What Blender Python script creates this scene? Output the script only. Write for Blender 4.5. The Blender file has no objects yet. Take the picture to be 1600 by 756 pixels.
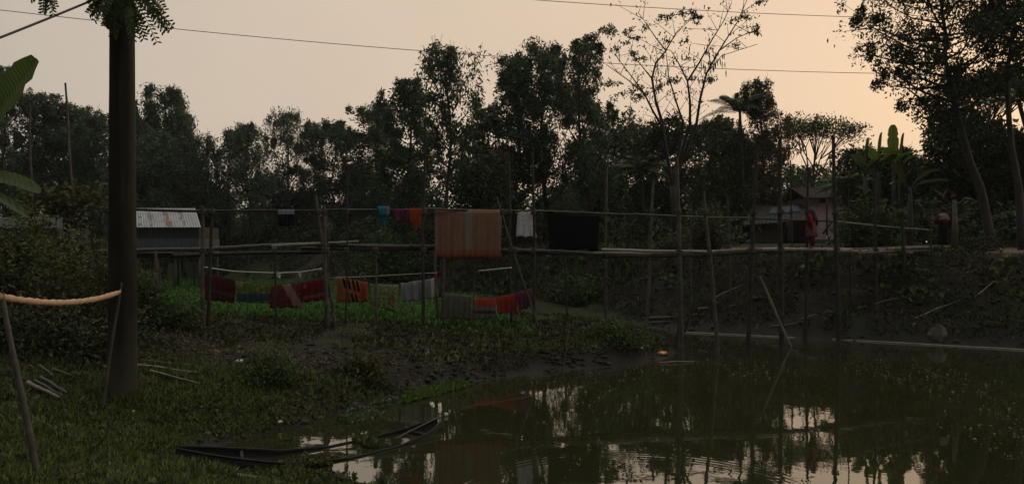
import bpy, math, random
import numpy as np
from mathutils import Vector, Matrix

C = bpy.context.scene
COL = C.collection
F = 1150.0           # focal length in photo pixels (photo is 1600 wide)
EYE = 2.65           # camera height over the pond surface
HY = 388.0           # photo row of the horizon
R = np.random.default_rng(11)
PI = math.pi

def P(px, py, d):
    return Vector(((px - 800) / F * d, d, EYE + (HY - py) / F * d))

# ------------------------------------------------------------------ materials
def newmat(name):
    m = bpy.data.materials.new(name); m.use_nodes = True
    nt = m.node_tree; b = nt.nodes['Principled BSDF']
    return m, nt, b

def N(nt, typ, **kw):
    n = nt.nodes.new(typ)
    for k, v in kw.items():
        if k in n.inputs: n.inputs[k].default_value = v
        else: setattr(n, k, v)
    return n

def math_node(nt, op, a, b=None, c=None):
    n = nt.nodes.new('ShaderNodeMath'); n.operation = op
    for i, v in enumerate((a, b, c)):
        if v is None: continue
        if isinstance(v, (int, float)): n.inputs[i].default_value = v
        else: nt.links.new(v, n.inputs[i])
    return n.outputs[0]

def ramp(nt, fac, stops):
    n = nt.nodes.new('ShaderNodeValToRGB'); e = n.color_ramp.elements
    while len(e) < len(stops): e.new(0.5)
    for i, (p, c) in enumerate(stops):
        e[i].position = p; e[i].color = (c[0], c[1], c[2], 1)
    nt.links.new(fac, n.inputs[0]); return n.outputs[0]

def mixc(nt, fac, a, b):
    n = nt.nodes.new('ShaderNodeMix'); n.data_type = 'RGBA'
    for i, v in ((0, fac), (6, a), (7, b)):
        if isinstance(v, (int, float)): n.inputs[i].default_value = v
        elif isinstance(v, tuple): n.inputs[i].default_value = (*v[:3], 1)
        else: nt.links.new(v, n.inputs[i])
    return n.outputs[2]

def noise(nt, scale, detail=4, vec=None, rough=0.55):
    n = N(nt, 'ShaderNodeTexNoise', Scale=scale, Detail=detail, Roughness=rough)
    if vec is not None: nt.links.new(vec, n.inputs['Vector'])
    return n.outputs['Fac']

def objco(nt):
    return N(nt, 'ShaderNodeTexCoord').outputs['Object']

def bump(nt, b, h, strength=0.4, dist=0.02):
    n = N(nt, 'ShaderNodeBump', Strength=strength, Distance=dist)
    nt.links.new(h, n.inputs['Height']); nt.links.new(n.outputs[0], b.inputs['Normal'])

def simple(name, col, rough=0.8, var=0.35, scale=6, bmp=0.3, metallic=0.0, stretch=None):
    m, nt, b = newmat(name)
    v = objco(nt)
    if stretch:
        mp = N(nt, 'ShaderNodeMapping'); mp.inputs['Scale'].default_value = stretch
        nt.links.new(v, mp.inputs['Vector']); v = mp.outputs[0]
    f = noise(nt, scale, 6, v)
    c = ramp(nt, f, [(0.3, tuple(x * (1 - var) for x in col)), (0.7, tuple(x * (1 + var) for x in col))])
    nt.links.new(c, b.inputs['Base Color'])
    b.inputs['Roughness'].default_value = rough; b.inputs['Metallic'].default_value = metallic
    if bmp: bump(nt, b, f, bmp)
    return m

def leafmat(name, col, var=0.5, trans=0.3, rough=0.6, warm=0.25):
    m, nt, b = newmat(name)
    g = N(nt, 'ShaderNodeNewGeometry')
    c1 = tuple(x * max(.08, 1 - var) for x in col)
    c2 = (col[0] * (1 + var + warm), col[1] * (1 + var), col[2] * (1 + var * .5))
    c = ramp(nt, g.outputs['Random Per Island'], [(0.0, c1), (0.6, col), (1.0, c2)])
    nt.links.new(c, b.inputs['Base Color'])
    b.inputs['Roughness'].default_value = rough
    b.inputs['Specular IOR Level'].default_value = 0.3
    t = N(nt, 'ShaderNodeBsdfTranslucent'); nt.links.new(c, t.inputs[0])
    mx = N(nt, 'ShaderNodeMixShader'); mx.inputs[0].default_value = trans
    nt.links.new(b.outputs[0], mx.inputs[1]); nt.links.new(t.outputs[0], mx.inputs[2])
    nt.links.new(mx.outputs[0], nt.nodes['Material Output'].inputs[0])
    return m

def clothmat(name, col, trans=0.25, pattern=None):
    """pattern(nt, x, z, base) -> colour socket; x, z run along / down the cloth in metres"""
    m, nt, b = newmat(name)
    v = objco(nt); s = N(nt, 'ShaderNodeSeparateXYZ'); nt.links.new(v, s.inputs[0])
    f = noise(nt, 9, 4, v)
    c = ramp(nt, f, [(0.3, tuple(x * .8 for x in col)), (0.7, tuple(x * 1.15 for x in col))])
    if pattern: c = pattern(nt, s.outputs[0], s.outputs[2], c)
    nt.links.new(c, b.inputs['Base Color']); b.inputs['Roughness'].default_value = 0.9
    b.inputs['Specular IOR Level'].default_value = 0.1
    w = noise(nt, 260, 2, v); bump(nt, b, w, 0.15, 0.002)
    t = N(nt, 'ShaderNodeBsdfTranslucent'); nt.links.new(c, t.inputs[0])
    mx = N(nt, 'ShaderNodeMixShader'); mx.inputs[0].default_value = trans
    nt.links.new(b.outputs[0], mx.inputs[1]); nt.links.new(t.outputs[0], mx.inputs[2])
    nt.links.new(mx.outputs[0], nt.nodes['Material Output'].inputs[0])
    return m

M = {}
M['bamboo_dry'] = simple('bamboo_dry', (.16, .14, .10), .7, .45, 5, .2, stretch=(1, 1, .3))
M['bamboo_dark'] = simple('bamboo_dark', (.026, .021, .014), .8, .4, 6, .3)
M['bamboo_grey'] = simple('bamboo_grey', (.072, .063, .048), .75, .45, 5, .25)
M['bamboo_pale'] = simple('bamboo_pale', (.26, .235, .185), .6, .3, 5, .2)
M['bark_dark'] = simple('bark_dark', (.035, .027, .02), .95, .4, 9, .6, stretch=(1, 1, .25))
M['bark_grey'] = simple('bark_grey', (.055, .048, .038), .9, .45, 6, .5, stretch=(1, 1, .3))
M['leaf_euc'] = leafmat('leaf_euc', (.060, .105, .052), .6, .34)
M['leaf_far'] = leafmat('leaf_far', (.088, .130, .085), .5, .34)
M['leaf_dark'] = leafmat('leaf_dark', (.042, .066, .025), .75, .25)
M['leaf_mid'] = leafmat('leaf_mid', (.055, .090, .028), .65, .3)
M['leaf_olive'] = leafmat('leaf_olive', (.065, .066, .024), .5, .3)
M['leaf_bright'] = leafmat('leaf_bright', (.085, .145, .026), .4, .45, .5, .1)
M['leaf_crop'] = leafmat('leaf_crop', (.078, .185, .040), .65, .35, .6, .2)
M['leaf_pad'] = leafmat('leaf_pad', (.07, .10, .05), .4, .2, .45, .1)
M['leaf_weed'] = leafmat('leaf_weed', (.080, .100, .036), .85, .25, .6, .4)
M['leaf_bank'] = leafmat('leaf_bank', (.046, .056, .024), .9, .2, .7, .3)
M['grass'] = leafmat('grass', (.100, .142, .042), .9, .3, .6, .5)
M['litter'] = leafmat('litter', (.15, .12, .08), .8, .1, .8, .2)
M['rope_white'] = simple('rope_white', (.6, .57, .48), .9, .2, 20, .2)
M['rope_dark'] = simple('rope_dark', (.07, .06, .045), .9, .3, 20, .2)
M['wire'] = simple('wire', (.05, .045, .04), .5, .2, 4, 0)
M['boat'] = simple('boat', (.006, .0055, .005), .7, .4, 7, .4)
M['boat_worn'] = simple('boat_worn', (.03, .027, .022), .8, .4, 9, .4)
M['soilpile'] = simple('soilpile', (.14, .12, .09), .95, .35, 7, .5)
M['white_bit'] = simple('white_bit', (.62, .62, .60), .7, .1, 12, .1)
M['skin'] = simple('skin', (.16, .085, .05), .6, .1, 8, 0)
M['hair'] = simple('hair', (.008, .006, .006), .5, .2, 30, .1)

# concrete pole
m, nt, b = newmat('spun_concrete'); v = objco(nt)
mp = N(nt, 'ShaderNodeMapping'); mp.inputs['Scale'].default_value = (3, 3, .5); nt.links.new(v, mp.inputs[0])
f1 = noise(nt, 2.2, 6, mp.outputs[0]); f2 = noise(nt, 60, 3, v)
c = ramp(nt, f1, [(.3, (.014, .012, .009)), (.55, (.022, .019, .014)), (.75, (.045, .038, .028))])
c = mixc(nt, math_node(nt, 'MULTIPLY', f2, .35), c, (.04, .035, .028))
mp2 = N(nt, 'ShaderNodeMapping'); mp2.inputs['Scale'].default_value = (14, 14, .35); nt.links.new(v, mp2.inputs[0])
st = ramp(nt, noise(nt, 1.0, 5, mp2.outputs[0]), [(.45, (0, 0, 0)), (.62, (1, 1, 1))])
c = mixc(nt, math_node(nt, 'MULTIPLY', st, .65), c, (.012, .011, .008))
sz = N(nt, 'ShaderNodeSeparateXYZ'); nt.links.new(v, sz.inputs[0])
ft = N(nt, 'ShaderNodeMapRange'); nt.links.new(math_node(nt, 'ADD', sz.outputs[2], math_node(nt, 'MULTIPLY', f1, 1.6)), ft.inputs[0]); ft.inputs[1].default_value = 1.9; ft.inputs[2].default_value = .7; ft.inputs[3].default_value = 0; ft.inputs[4].default_value = .8
c = mixc(nt, ft.outputs[0], c, (.085, .08, .062))
nt.links.new(c, b.inputs['Base Color']); b.inputs['Roughness'].default_value = .7; b.inputs['Specular IOR Level'].default_value = .12
rg = math_node(nt, 'LESS_THAN', math_node(nt, 'FRACT', math_node(nt, 'MULTIPLY', sz.outputs[2], .8)), .012)
bump(nt, b, math_node(nt, 'ADD', f2, math_node(nt, 'MULTIPLY', rg, -1.5)), .6, .004)
M['concrete'] = m

# ------------------------------------------------------------------ objects
def link(name, V, Fc, mat=None, parent=None, smooth=True, loc=None):
    me = bpy.data.meshes.new(name)
    V = np.asarray(V, dtype=np.float64)
    if loc is not None: V = V - np.asarray(loc)
    if isinstance(Fc, np.ndarray):
        n, k = Fc.shape
        me.vertices.add(len(V)); me.vertices.foreach_set('co', V.ravel().astype(np.float32))
        me.loops.add(n * k); me.loops.foreach_set('vertex_index', Fc.ravel().astype(np.int32))
        me.polygons.add(n); me.polygons.foreach_set('loop_start', (np.arange(n) * k).astype(np.int32))
        me.update(calc_edges=True)
    else:
        me.from_pydata([tuple(v) for v in V], [], Fc)
    if smooth: me.polygons.foreach_set('use_smooth', [True] * len(me.polygons))
    if mat: me.materials.append(mat)
    me.validate()
    o = bpy.data.objects.new(name, me); COL.objects.link(o)
    if loc is not None: o.location = loc
    if parent is not None:
        o.parent = parent
        if loc is None:                       # geometry was given in world space
            o.location = -Vector(parent.location) if parent.parent is None else o.location
    return o

def tag(o, label=None, cat=None, group=None, kind=None):
    if label: o['label'] = label
    if cat: o['category'] = cat
    if group: o['group'] = group
    if kind: o['kind'] = kind
    return o

def thing(name, label, cat, loc=(0, 0, 0), group=None):
    o = bpy.data.objects.new(name, None); COL.objects.link(o); o.location = loc
    o.empty_display_size = .2
    return tag(o, label, cat, group)

class MB:
    def __init__(s): s.v = []; s.f = []
    def add(s, V, Fc):
        n = len(s.v); s.v += [tuple(p) for p in V]; s.f += [tuple(i + n for i in q) for q in Fc]
    def build(s, name, mat, parent=None, smooth=True, loc=None):
        return link(name, np.array(s.v), s.f, mat, parent, smooth, loc)
    def tube(s, pts, rad, n=8, cap=True):
        pts = [Vector(p) for p in pts]
        if isinstance(rad, (int, float)): rad = [rad] * len(pts)
        k = len(pts); V = []; up = None
        for i, p in enumerate(pts):
            t = (pts[min(i + 1, k - 1)] - pts[max(i - 1, 0)])
            if t.length < 1e-9: t = Vector((0, 0, 1))
            t.normalize()
            if up is None:
                up = Vector((0, 1, 0)) if abs(t.y) < .8 else Vector((1, 0, 0))
            a = t.cross(up).normalized(); up = a.cross(t).normalized()
            for j in range(n):
                w = 2 * PI * j / n
                V.append(p + (a * math.cos(w) + up * math.sin(w)) * rad[i])
        Fc = [(i * n + j, i * n + (j + 1) % n, (i + 1) * n + (j + 1) % n, (i + 1) * n + j) for i in range(k - 1) for j in range(n)]
        if cap: Fc += [tuple(range(n - 1, -1, -1)), tuple((k - 1) * n + j for j in range(n))]
        s.add(V, Fc)
    def box(s, c, size, rot=0):
        x, y, z = [q / 2 for q in size]; ca, sa = math.cos(rot), math.sin(rot)
        V = [(c[0] + ca * a * x - sa * b_ * y, c[1] + sa * a * x + ca * b_ * y, c[2] + d * z) for a in (-1, 1) for b_ in (-1, 1) for d in (-1, 1)]
        s.add(V, [(0, 1, 3, 2), (4, 6, 7, 5), (0, 4, 5, 1), (2, 3, 7, 6), (0, 2, 6, 4), (1, 5, 7, 3)])
    def bamboo(s, p0, p1, r0, r1=None, wob=.02, node=.38, seed=0, n=8, sag=0):
        g = random.Random(seed * 7 + 3)
        p0, p1 = Vector(p0), Vector(p1); L = (p1 - p0).length; r1 = r0 * .8 if r1 is None else r1
        d = (p1 - p0).normalized(); a = d.orthogonal().normalized(); b_ = d.cross(a)
        ph = [g.uniform(0, 6.28) for _ in range(4)]
        k = max(2, int(L / node)); pts = []; rad = []
        for i in range(k + 1):
            for dt, s_ in ((-.10, 1), (-.035, 1.10), (0, 1.17), (.035, 1.10), (.10, 1)):
                t = (i + dt) / k
                if t < 0 or t > 1: continue
                q = p0.lerp(p1, t)
                w = wob * L * .25 * math.sin(PI * t)
                q += a * (math.sin(3.1 * t * 2 + ph[0]) * w) + b_ * (math.sin(2.3 * t * 2 + ph[1]) * w)
                q.z -= sag * 4 * t * (1 - t)
                pts.append(q); rad.append((r0 + (r1 - r0) * t) * s_)
        s.tube(pts, rad, n)

def snoise(x, y, sc, seed, oct=3):
    g = np.random.default_rng(seed); out = 0; a = 1.0; tot = 0
    for o in range(oct):
        for _ in range(4):
            th = g.uniform(0, 6.28); ph = g.uniform(0, 6.28)
            out = out + a * np.sin((x * math.cos(th) + y * math.sin(th)) * sc * g.uniform(.7, 1.3) + ph)
        tot += 4 * a; sc *= 2.1; a *= .55
    return out / tot * 2

def sst(a, b, x):
    t = np.clip((x - a) / (b - a), 0, 1); return t * t * (3 - 2 * t)

# ------------------------------------------------------------------ terrain
POND = np.array([(60, 3), (6, 4.4), (0, 5.4), (-1.2, 6.9), (-2.2, 8.05), (-3.1, 8.55), (-4.15, 8.95), (-4.2, 9.6), (-3.75, 10.2), (-3.3, 10.9),
    (-2.95, 11.6), (-2.35, 12.7), (-1.25, 14.3), (0, 15.3), (1.4, 16.2), (2.94, 16.9), (3.9, 17.7), (4.25, 18.8), (4.2, 20.5), (3.9, 22.2),
    (3.1, 24.3), (4.2, 24.9), (5.3, 23.9), (9, 21.5), (13.2, 19.7), (30, 14.8), (60, 10)], float)
BANK = np.array([(60, 10), (30, 14.8), (13.2, 19.7), (9, 21.5), (5.3, 23.9), (3.6, 26.5), (0.5, 32), (-5, 40), (-15, 49), (-35, 60), (-90, 72),
    (-400, 90), (-400, 500), (400, 500), (400, 5)], float)

def sdf(poly, x, y):
    """negative inside"""
    x = np.asarray(x, float); y = np.asarray(y, float)
    d = np.full(x.shape, 1e9); ins = np.zeros(x.shape, bool)
    n = len(poly)
    for i in range(n):
        ax, ay = poly[i]; bx, by = poly[(i + 1) % n]
        ex, ey = bx - ax, by - ay; wx, wy = x - ax, y - ay
        t = np.clip((wx * ex + wy * ey) / (ex * ex + ey * ey), 0, 1)
        d = np.minimum(d, (wx - ex * t) ** 2 + (wy - ey * t) ** 2)
        c = ((ay > y) != (by > y)) & (x < (bx - ax) * (y - ay) / (by - ay + 1e-12) + ax)
        ins ^= c
    d = np.sqrt(d); return np.where(ins, -d, d)

def H(x, y, full=False):
    x = np.asarray(x, float); y = np.asarray(y, float)
    dp = sdf(POND, x, y) + snoise(x, y, 2.3, 5, 3) * .14
    eb = -sdf(BANK, x, y) + snoise(x, y, 1.1, 6, 3) * .28
    near = sst(13.5, 9.5, y)
    slope = .17 + .06 * near; plat = .60 + .45 * near
    k = np.clip(dp, 0, None)
    base = plat * (1 - np.exp(-k * slope / plat * 1.25)) + .05 * sst(0, .25, k)
    far = sst(22, 30, y); base = base * (1 - far * .25)
    base += 1.0 * np.exp(-((x + 10.2) / 2.9) ** 2 - ((y - 15.6) / 2.6) ** 2)
    base += .20 * sst(.12, .55, k) * (1 - near) * sst(24, 21, y)
    base += snoise(x, y, .9, 7, 4) * .07 * sst(.1, 1.5, k) + snoise(x, y, 5, 8, 3) * .04 * sst(.0, .4, k) + snoise(x, y, 13, 14, 2) * .022 * sst(.1, .5, k)
    top = 2.52 + .32 * sst(3.2, 9, eb)
    rise = sst(-.3, 3.3, eb)
    rise = rise + .05 * np.sin(rise * 19 + snoise(x, y, .8, 12, 2) * 3) * sst(0, .15, rise) * sst(1, .85, rise)
    emb = top * rise + snoise(x, y, 2.6, 9, 4) * .16 * sst(.1, .5, rise) * sst(1.02, .8, rise) + snoise(x, y, 1.3, 10, 3) * .03 + snoise(x, y, 9, 15, 3) * .05 * sst(.05, .3, rise) * sst(1.02, .9, rise)
    z = np.where(eb > -.4, np.maximum(base * (1 - rise), 0) + np.maximum(emb, 0) * sst(-.4, .1, eb), base)
    under = -np.clip(-dp, 0, None) * .35
    z = np.where(dp < 0, np.maximum(under, -1.2), z)
    if full: return z, dp, eb
    return z

def h1(x, y): return float(H(np.array([x]), np.array([y]))[0])

def ray_ground(px, py, d0=4.0, d1=95.0):
    d = np.arange(d0, d1, .04)
    x = (px - 800) / F * d; z = EYE + (HY - py) / F * d
    g = np.maximum(H(x, d), 0)
    i = np.argmax(z <= g) if np.any(z <= g) else len(d) - 1
    return Vector((x[i], d[i], g[i]))

def axis(lo, hi, step, far, n):
    core = np.arange(lo, hi + 1e-6, step)
    grow = step * np.cumsum(1.16 ** np.arange(1, n)); grow = grow[grow < far]
    return np.concatenate([lo - grow[::-1], core, hi + grow])
gx = axis(-16, 17, .13, 420, 60); gy = axis(3, 29, .13, 480, 60)
gy = gy[gy > -220]
X, Y = np.meshgrid(gx, gy)
Z, DP, EB = H(X, Y, True)
nx, ny = len(gx), len(gy)
idx = np.arange(nx * ny).reshape(ny, nx)
Q = np.stack([idx[:-1, :-1], idx[:-1, 1:], idx[1:, 1:], idx[1:, :-1]], -1).reshape(-1, 4)
V = np.stack([X, Y, Z], -1).reshape(-1, 3)

m, nt, b = newmat('ground_soil'); geo = N(nt, 'ShaderNodeNewGeometry'); pos = geo.outputs['Position']
def attr(nt, n): return N(nt, 'ShaderNodeAttribute', attribute_name=n).outputs['Fac']
n1 = noise(nt, .9, 6, pos); n2 = noise(nt, 7, 6, pos); n3 = noise(nt, 40, 3, pos)
soil = ramp(nt, n2, [(.3, (.013, .011, .007)), (.52, (.026, .021, .014)), (.72, (.042, .035, .024))])
green = ramp(nt, n2, [(.3, (.018, .022, .008)), (.7, (.042, .052, .018))])
gm = math_node(nt, 'SUBTRACT', attr(nt, 'green'), math_node(nt, 'MULTIPLY', math_node(nt, 'SUBTRACT', n1, .5), 2.2))
gm2 = N(nt, 'ShaderNodeMapRange'); nt.links.new(gm, gm2.inputs[0]); gm2.inputs[1].default_value = .35; gm2.inputs[2].default_value = .7
col = mixc(nt, gm2.outputs[0], soil, green)
col = mixc(nt, attr(nt, 'crop'), col, (.035, .09, .015))
col = mixc(nt, attr(nt, 'track'), col, mixc(nt, n2, (.12, .095, .065), (.24, .195, .135)))
col = mixc(nt, attr(nt, 'wet'), col, (.016, .014, .010))
nt.links.new(col, b.inputs['Base Color'])
rr = N(nt, 'ShaderNodeMapRange'); nt.links.new(attr(nt, 'wet'), rr.inputs[0]); rr.inputs[3].default_value = .95; rr.inputs[4].default_value = .45
nt.links.new(rr.outputs[0], b.inputs['Roughness']); b.inputs['Specular IOR Level'].default_value = .25
bump(nt, b, math_node(nt, 'ADD', n2, math_node(nt, 'MULTIPLY', n3, .5)), .9, .06)
ground = link('ground', V, Q, m, smooth=True)
def seta(name, arr):
    a = ground.data.attributes.new(name, 'FLOAT', 'POINT'); a.data.foreach_set('value', np.clip(arr, 0, 1).ravel().astype(np.float32))
seta('green', np.where(EB > -.2, .35 + .25 * sst(5, 9, EB), .62 - .35 * np.exp(-((X + 5) / 3.2) ** 2 - ((Y - 13.5) / 2.2) ** 2) - .25 * sst(-4, 2, X) * sst(13, 15, Y) * sst(20, 18, Y)))
seta('crop', sst(18.6, 20.5, Y + snoise(X, Y, 1.5, 20, 2) * .8) * sst(-.6, -2.5, EB) * sst(.8, 2.4, DP) * sst(1.0, -.6, X) * .85)
seta('track', sst(3.0, 3.5, EB) * sst(6.5, 5.6, EB) * sst(45, 30, Y))
seta('wet', sst(.55, .05, DP))
tag(ground, 'grassy mud banks, crop field and earthen embankment around the pond', None, None, 'structure')

# water
m, nt, b = newmat('pond_water'); pos = N(nt, 'ShaderNodeNewGeometry').outputs['Position']
nA = noise(nt, .35, 4, pos)
c = ramp(nt, nA, [(.3, (.021, .024, .009)), (.7, (.027, .028, .012))])
nt.links.new(c, b.inputs['Base Color']); b.inputs['Roughness'].default_value = .018; b.inputs['IOR'].default_value = 2.35
mp = N(nt, 'ShaderNodeMapping'); mp.inputs['Scale'].default_value = (1, 1, 1); nt.links.new(pos, mp.inputs[0])
w1 = noise(nt, 2.2, 2, mp.outputs[0]); w2 = noise(nt, 11, 2, mp.outputs[0])
hgt = math_node(nt, 'ADD', math_node(nt, 'MULTIPLY', w1, .8), math_node(nt, 'MULTIPLY', w2, .12))
def rings(cx, cy, rad, wid, amp):
    s = N(nt, 'ShaderNodeVectorMath', operation='DISTANCE'); nt.links.new(pos, s.inputs[0]); s.inputs[1].default_value = (cx, cy, 0)
    d = s.outputs['Value']
    e = math_node(nt, 'POWER', 2.718, math_node(nt, 'MULTIPLY', math_node(nt, 'POWER', math_node(nt, 'DIVIDE', math_node(nt, 'SUBTRACT', d, rad), wid), 2), -1))
    return math_node(nt, 'MULTIPLY', math_node(nt, 'MULTIPLY', math_node(nt, 'SINE', math_node(nt, 'MULTIPLY', d, 62)), e), amp)
hgt = math_node(nt, 'ADD', hgt, rings(1.35, 7.3, 2.15, .16, .16))
bump(nt, b, hgt, .06, .03)
xs = np.linspace(-7, 62, 70); ys = np.linspace(2.5, 27, 26); WX, WY = np.meshgrid(xs, ys)
ii = np.arange(WX.size).reshape(WX.shape)
wq = np.stack([ii[:-1, :-1], ii[:-1, 1:], ii[1:, 1:], ii[1:, :-1]], -1).reshape(-1, 4)
water = link('water', np.stack([WX, WY, WX * 0], -1).reshape(-1, 3), wq, m)
tag(water, 'murky brown green pond reflecting trees and sky', None, None, 'structure')

# ------------------------------------------------------------------ foliage helpers
def leaves(cent, sig, n, size, w=.32, droop=.5, rng=R, flat=1.0, up=0.0, clump=0.0):
    """rhombic leaves scattered round clump centres -> V, F"""
    cent = np.asarray(cent, float)
    k = len(cent); ids = rng.integers(0, k, n)
    if clump: wt = rng.gamma(1 / clump, clump, k); ids = rng.choice(k, n, p=wt / wt.sum())
    sg = np.asarray(sig) if np.ndim(sig) else np.full(k, sig)
    off = rng.normal(size=(n, 3)); off *= (sg[ids] * np.minimum(1, 1.6 / (np.linalg.norm(off, axis=1) + 1e-6)))[:, None]
    off[:, 2] *= flat
    p = cent[ids] + off
    d = rng.normal(size=(n, 3)); d[:, 2] += up; d[:, 2] -= droop * 1.6
    d /= np.linalg.norm(d, axis=1)[:, None]
    s = np.cross(d, rng.normal(size=(n, 3))); s /= np.linalg.norm(s, axis=1)[:, None] + 1e-9
    L = (size * rng.uniform(.6, 1.3, n))[:, None]; W = L * w * .5
    V = np.stack([p, p + d * L * .45 + s * W, p + d * L, p + d * L * .45 - s * W], 1).reshape(-1, 3)
    return V, np.arange(4 * n).reshape(n, 4)

def scatter_leaves(px_, py_, zz, size, w, upmin, rng, lift=0.0):
    """small upward-leaning leaves planted at ground points"""
    n = len(px_)
    d = rng.normal(size=(n, 3)) * .8; d[:, 2] = np.abs(d[:, 2]) + upmin
    d /= np.linalg.norm(d, axis=1)[:, None]
    s = np.cross(d, rng.normal(size=(n, 3))); s /= np.linalg.norm(s, axis=1)[:, None] + 1e-9
    L = (size * rng.uniform(.5, 1.4, n))[:, None]; W = L * w * .5
    p = np.stack([px_, py_, zz + lift], 1)
    V = np.stack([p, p + d * L * .5 + s * W, p + d * L, p + d * L * .5 - s * W], 1).reshape(-1, 3)
    return V, np.arange(4 * n).reshape(n, 4)

def merge(parts):
    Vs = []; Fs = []; o = 0
    for v, f in parts: Vs.append(v); Fs.append(f + o); o += len(v)
    return np.concatenate(Vs), np.concatenate(Fs)

def tree(name, label, px, topy, hw, D, cby, seed, kind='euc', leaf='leaf_euc', bark='bark_dark', base_px=None, path=None,
         dens=1.0, lsize=.23, group=None, r0=None, nb=None):
    rng = np.random.default_rng(seed)
    base_px = px if base_px is None else base_px
    x0 = (base_px - 800) / F * D; z0 = h1(x0, D) - .1
    top = P(px, topy, D); cbz = EYE + (HY - cby) / F * D
    Rr = hw / F * D; h = top.z - z0
    r0 = r0 or (.010 * h + .045)
    root = thing(name, label, 'tree', (x0, D, z0), group)
    wood = MB()
    if path: ctl = [Vector((x0, D, z0))] + [P(a, b_, D) for a, b_ in path] + [top]
    else:
        ctl = [Vector((x0, D, z0))]
        for t in (.25, .5, .75):
            q = Vector((x0, D, z0)).lerp(top, t); q.x += rng.normal() * .02 * h; q.y += rng.normal() * .02 * h; ctl.append(q)
        ctl.append(top)
    seg = [0]
    for i in range(1, len(ctl)): seg.append(seg[-1] + (ctl[i] - ctl[i - 1]).length)
    def at(t):
        s = t * seg[-1]
        for i in range(1, len(ctl)):
            if s <= seg[i] or i == len(ctl) - 1:
                u = (s - seg[i - 1]) / max(1e-6, seg[i] - seg[i - 1]); return ctl[i - 1].lerp(ctl[i], min(1, max(0, u)))
    K = 14; tp = [at(i / K) for i in range(K + 1)]
    for q in tp[1:-1]: q.x += rng.normal() * .012 * Rr; q.y += rng.normal() * .03 * Rr
    wood.tube(tp, [max(.015, r0 * (1.15 if i == 0 else 1) * (1 - .85 * i / K)) for i in range(K + 1)], 7)
    cen = []; sg = []
    hc = top.z - cbz
    nb = nb or int({'euc': 22, 'broad': 26, 'dense': 32, 'open': 15}[kind])
    ts = np.linspace(0, 1, nb)
    tcb = 0
    for i in range(101):
        if at(i / 100).z >= cbz: tcb = i / 100; break
    for i in range(nb):
        u = min(.98, ts[i] * .97 + rng.uniform(-.02, .02)); u = max(0, u)
        t = tcb + (1 - tcb) * u * .96
        s = at(t)
        if kind == 'euc': prof = (math.sin(PI * (.22 + .70 * u)) ** .9); el = rng.uniform(.7, 1.5)
        elif kind == 'open': prof = (math.sin(PI * (.25 + .6 * u))); el = rng.uniform(.3, 1.1)
        else: prof = math.sqrt(max(.06, 1 - (1.75 * u - .80) ** 2)); el = rng.uniform(.05, .75)
        L = Rr * prof * rng.uniform(.5, 1.15)
        az = i * 2.399 + rng.uniform(-.5, .5)
        rise = min(L * el, max(.05, top.z - s.z - .05) if kind != 'dense' else L * el)
        rise = min(rise, top.z - s.z + .1)
        e = s + Vector((math.cos(az) * L, math.sin(az) * L, rise))
        mid = s.lerp(e, .5) + Vector((0, 0, -.08 * L))
        rb = max(.012, r0 * .42 * (1 - .7 * u))
        wood.tube([s, mid, e], [rb, rb * .65, rb * .25], 5, False)
        for k in range(4 if L > .8 else 3):
            a = rng.uniform(.4, 1.0); q = (s.lerp(mid, a * 2) if a < .5 else mid.lerp(e, a * 2 - 1))
            dv = Vector((rng.normal(), rng.normal(), rng.normal() * .5 + .35)); dv.normalize()
            q2 = q + dv * L * rng.uniform(.25, .5)
            q2.z = min(q2.z, top.z + .1)
            wood.tube([q, q2], [rb * .4, rb * .15], 4, False)
            cen += [tuple(q.lerp(q2, .55)), tuple(q2)]; sg += [.16 * Rr + .12, .12 * Rr + .12]
        cen.append(tuple(e)); sg.append(.13 * Rr + .12)
        for k in range(3):
            o_ = Vector((rng.normal() * .22 * L, rng.normal() * .22 * L, 0)); hgt_ = rng.uniform(.25, .8) * (1.2 if kind != 'broad' else .6)
            for q_ in (.35, .7, 1.0):
                if e.z + hgt_ * q_ < top.z + .3: cen.append(tuple(e + o_ + Vector((0, 0, hgt_ * q_)))); sg.append(.17 - .07 * q_)
            wood.tube([e, e + o_ + Vector((0, 0, hgt_))], [rb * .25, .006], 4, False)
    for q_ in range(7): cen.append(tuple(top + Vector((rng.normal() * .12 * Rr, rng.normal() * .12 * Rr, -q_ * .16 + .15)))); sg.append(.08 + .02 * q_)
    area = 2 * Rr * hc * .7
    n = int(dens * area * {'euc': 5.6, 'broad': 7, 'dense': 9, 'open': 2.6}[kind] / (lsize * lsize * .32 * .5))
    n = max(600, min(n, 70000))
    wood.build('trunk', M[bark], root)
    Vv, Ff = leaves(cen, np.array(sg) * {'euc': 1.0, 'dense': 1.1}.get(kind, .8), n, lsize, .30 if kind in ('euc',) else .40, .9 if kind == 'euc' else .3, rng, 1.25 if kind == 'euc' else .85, 0, .35 if kind != 'broad' else .8)
    link('crown', Vv, Ff, M[leaf], root, smooth=False)
    return root

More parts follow.
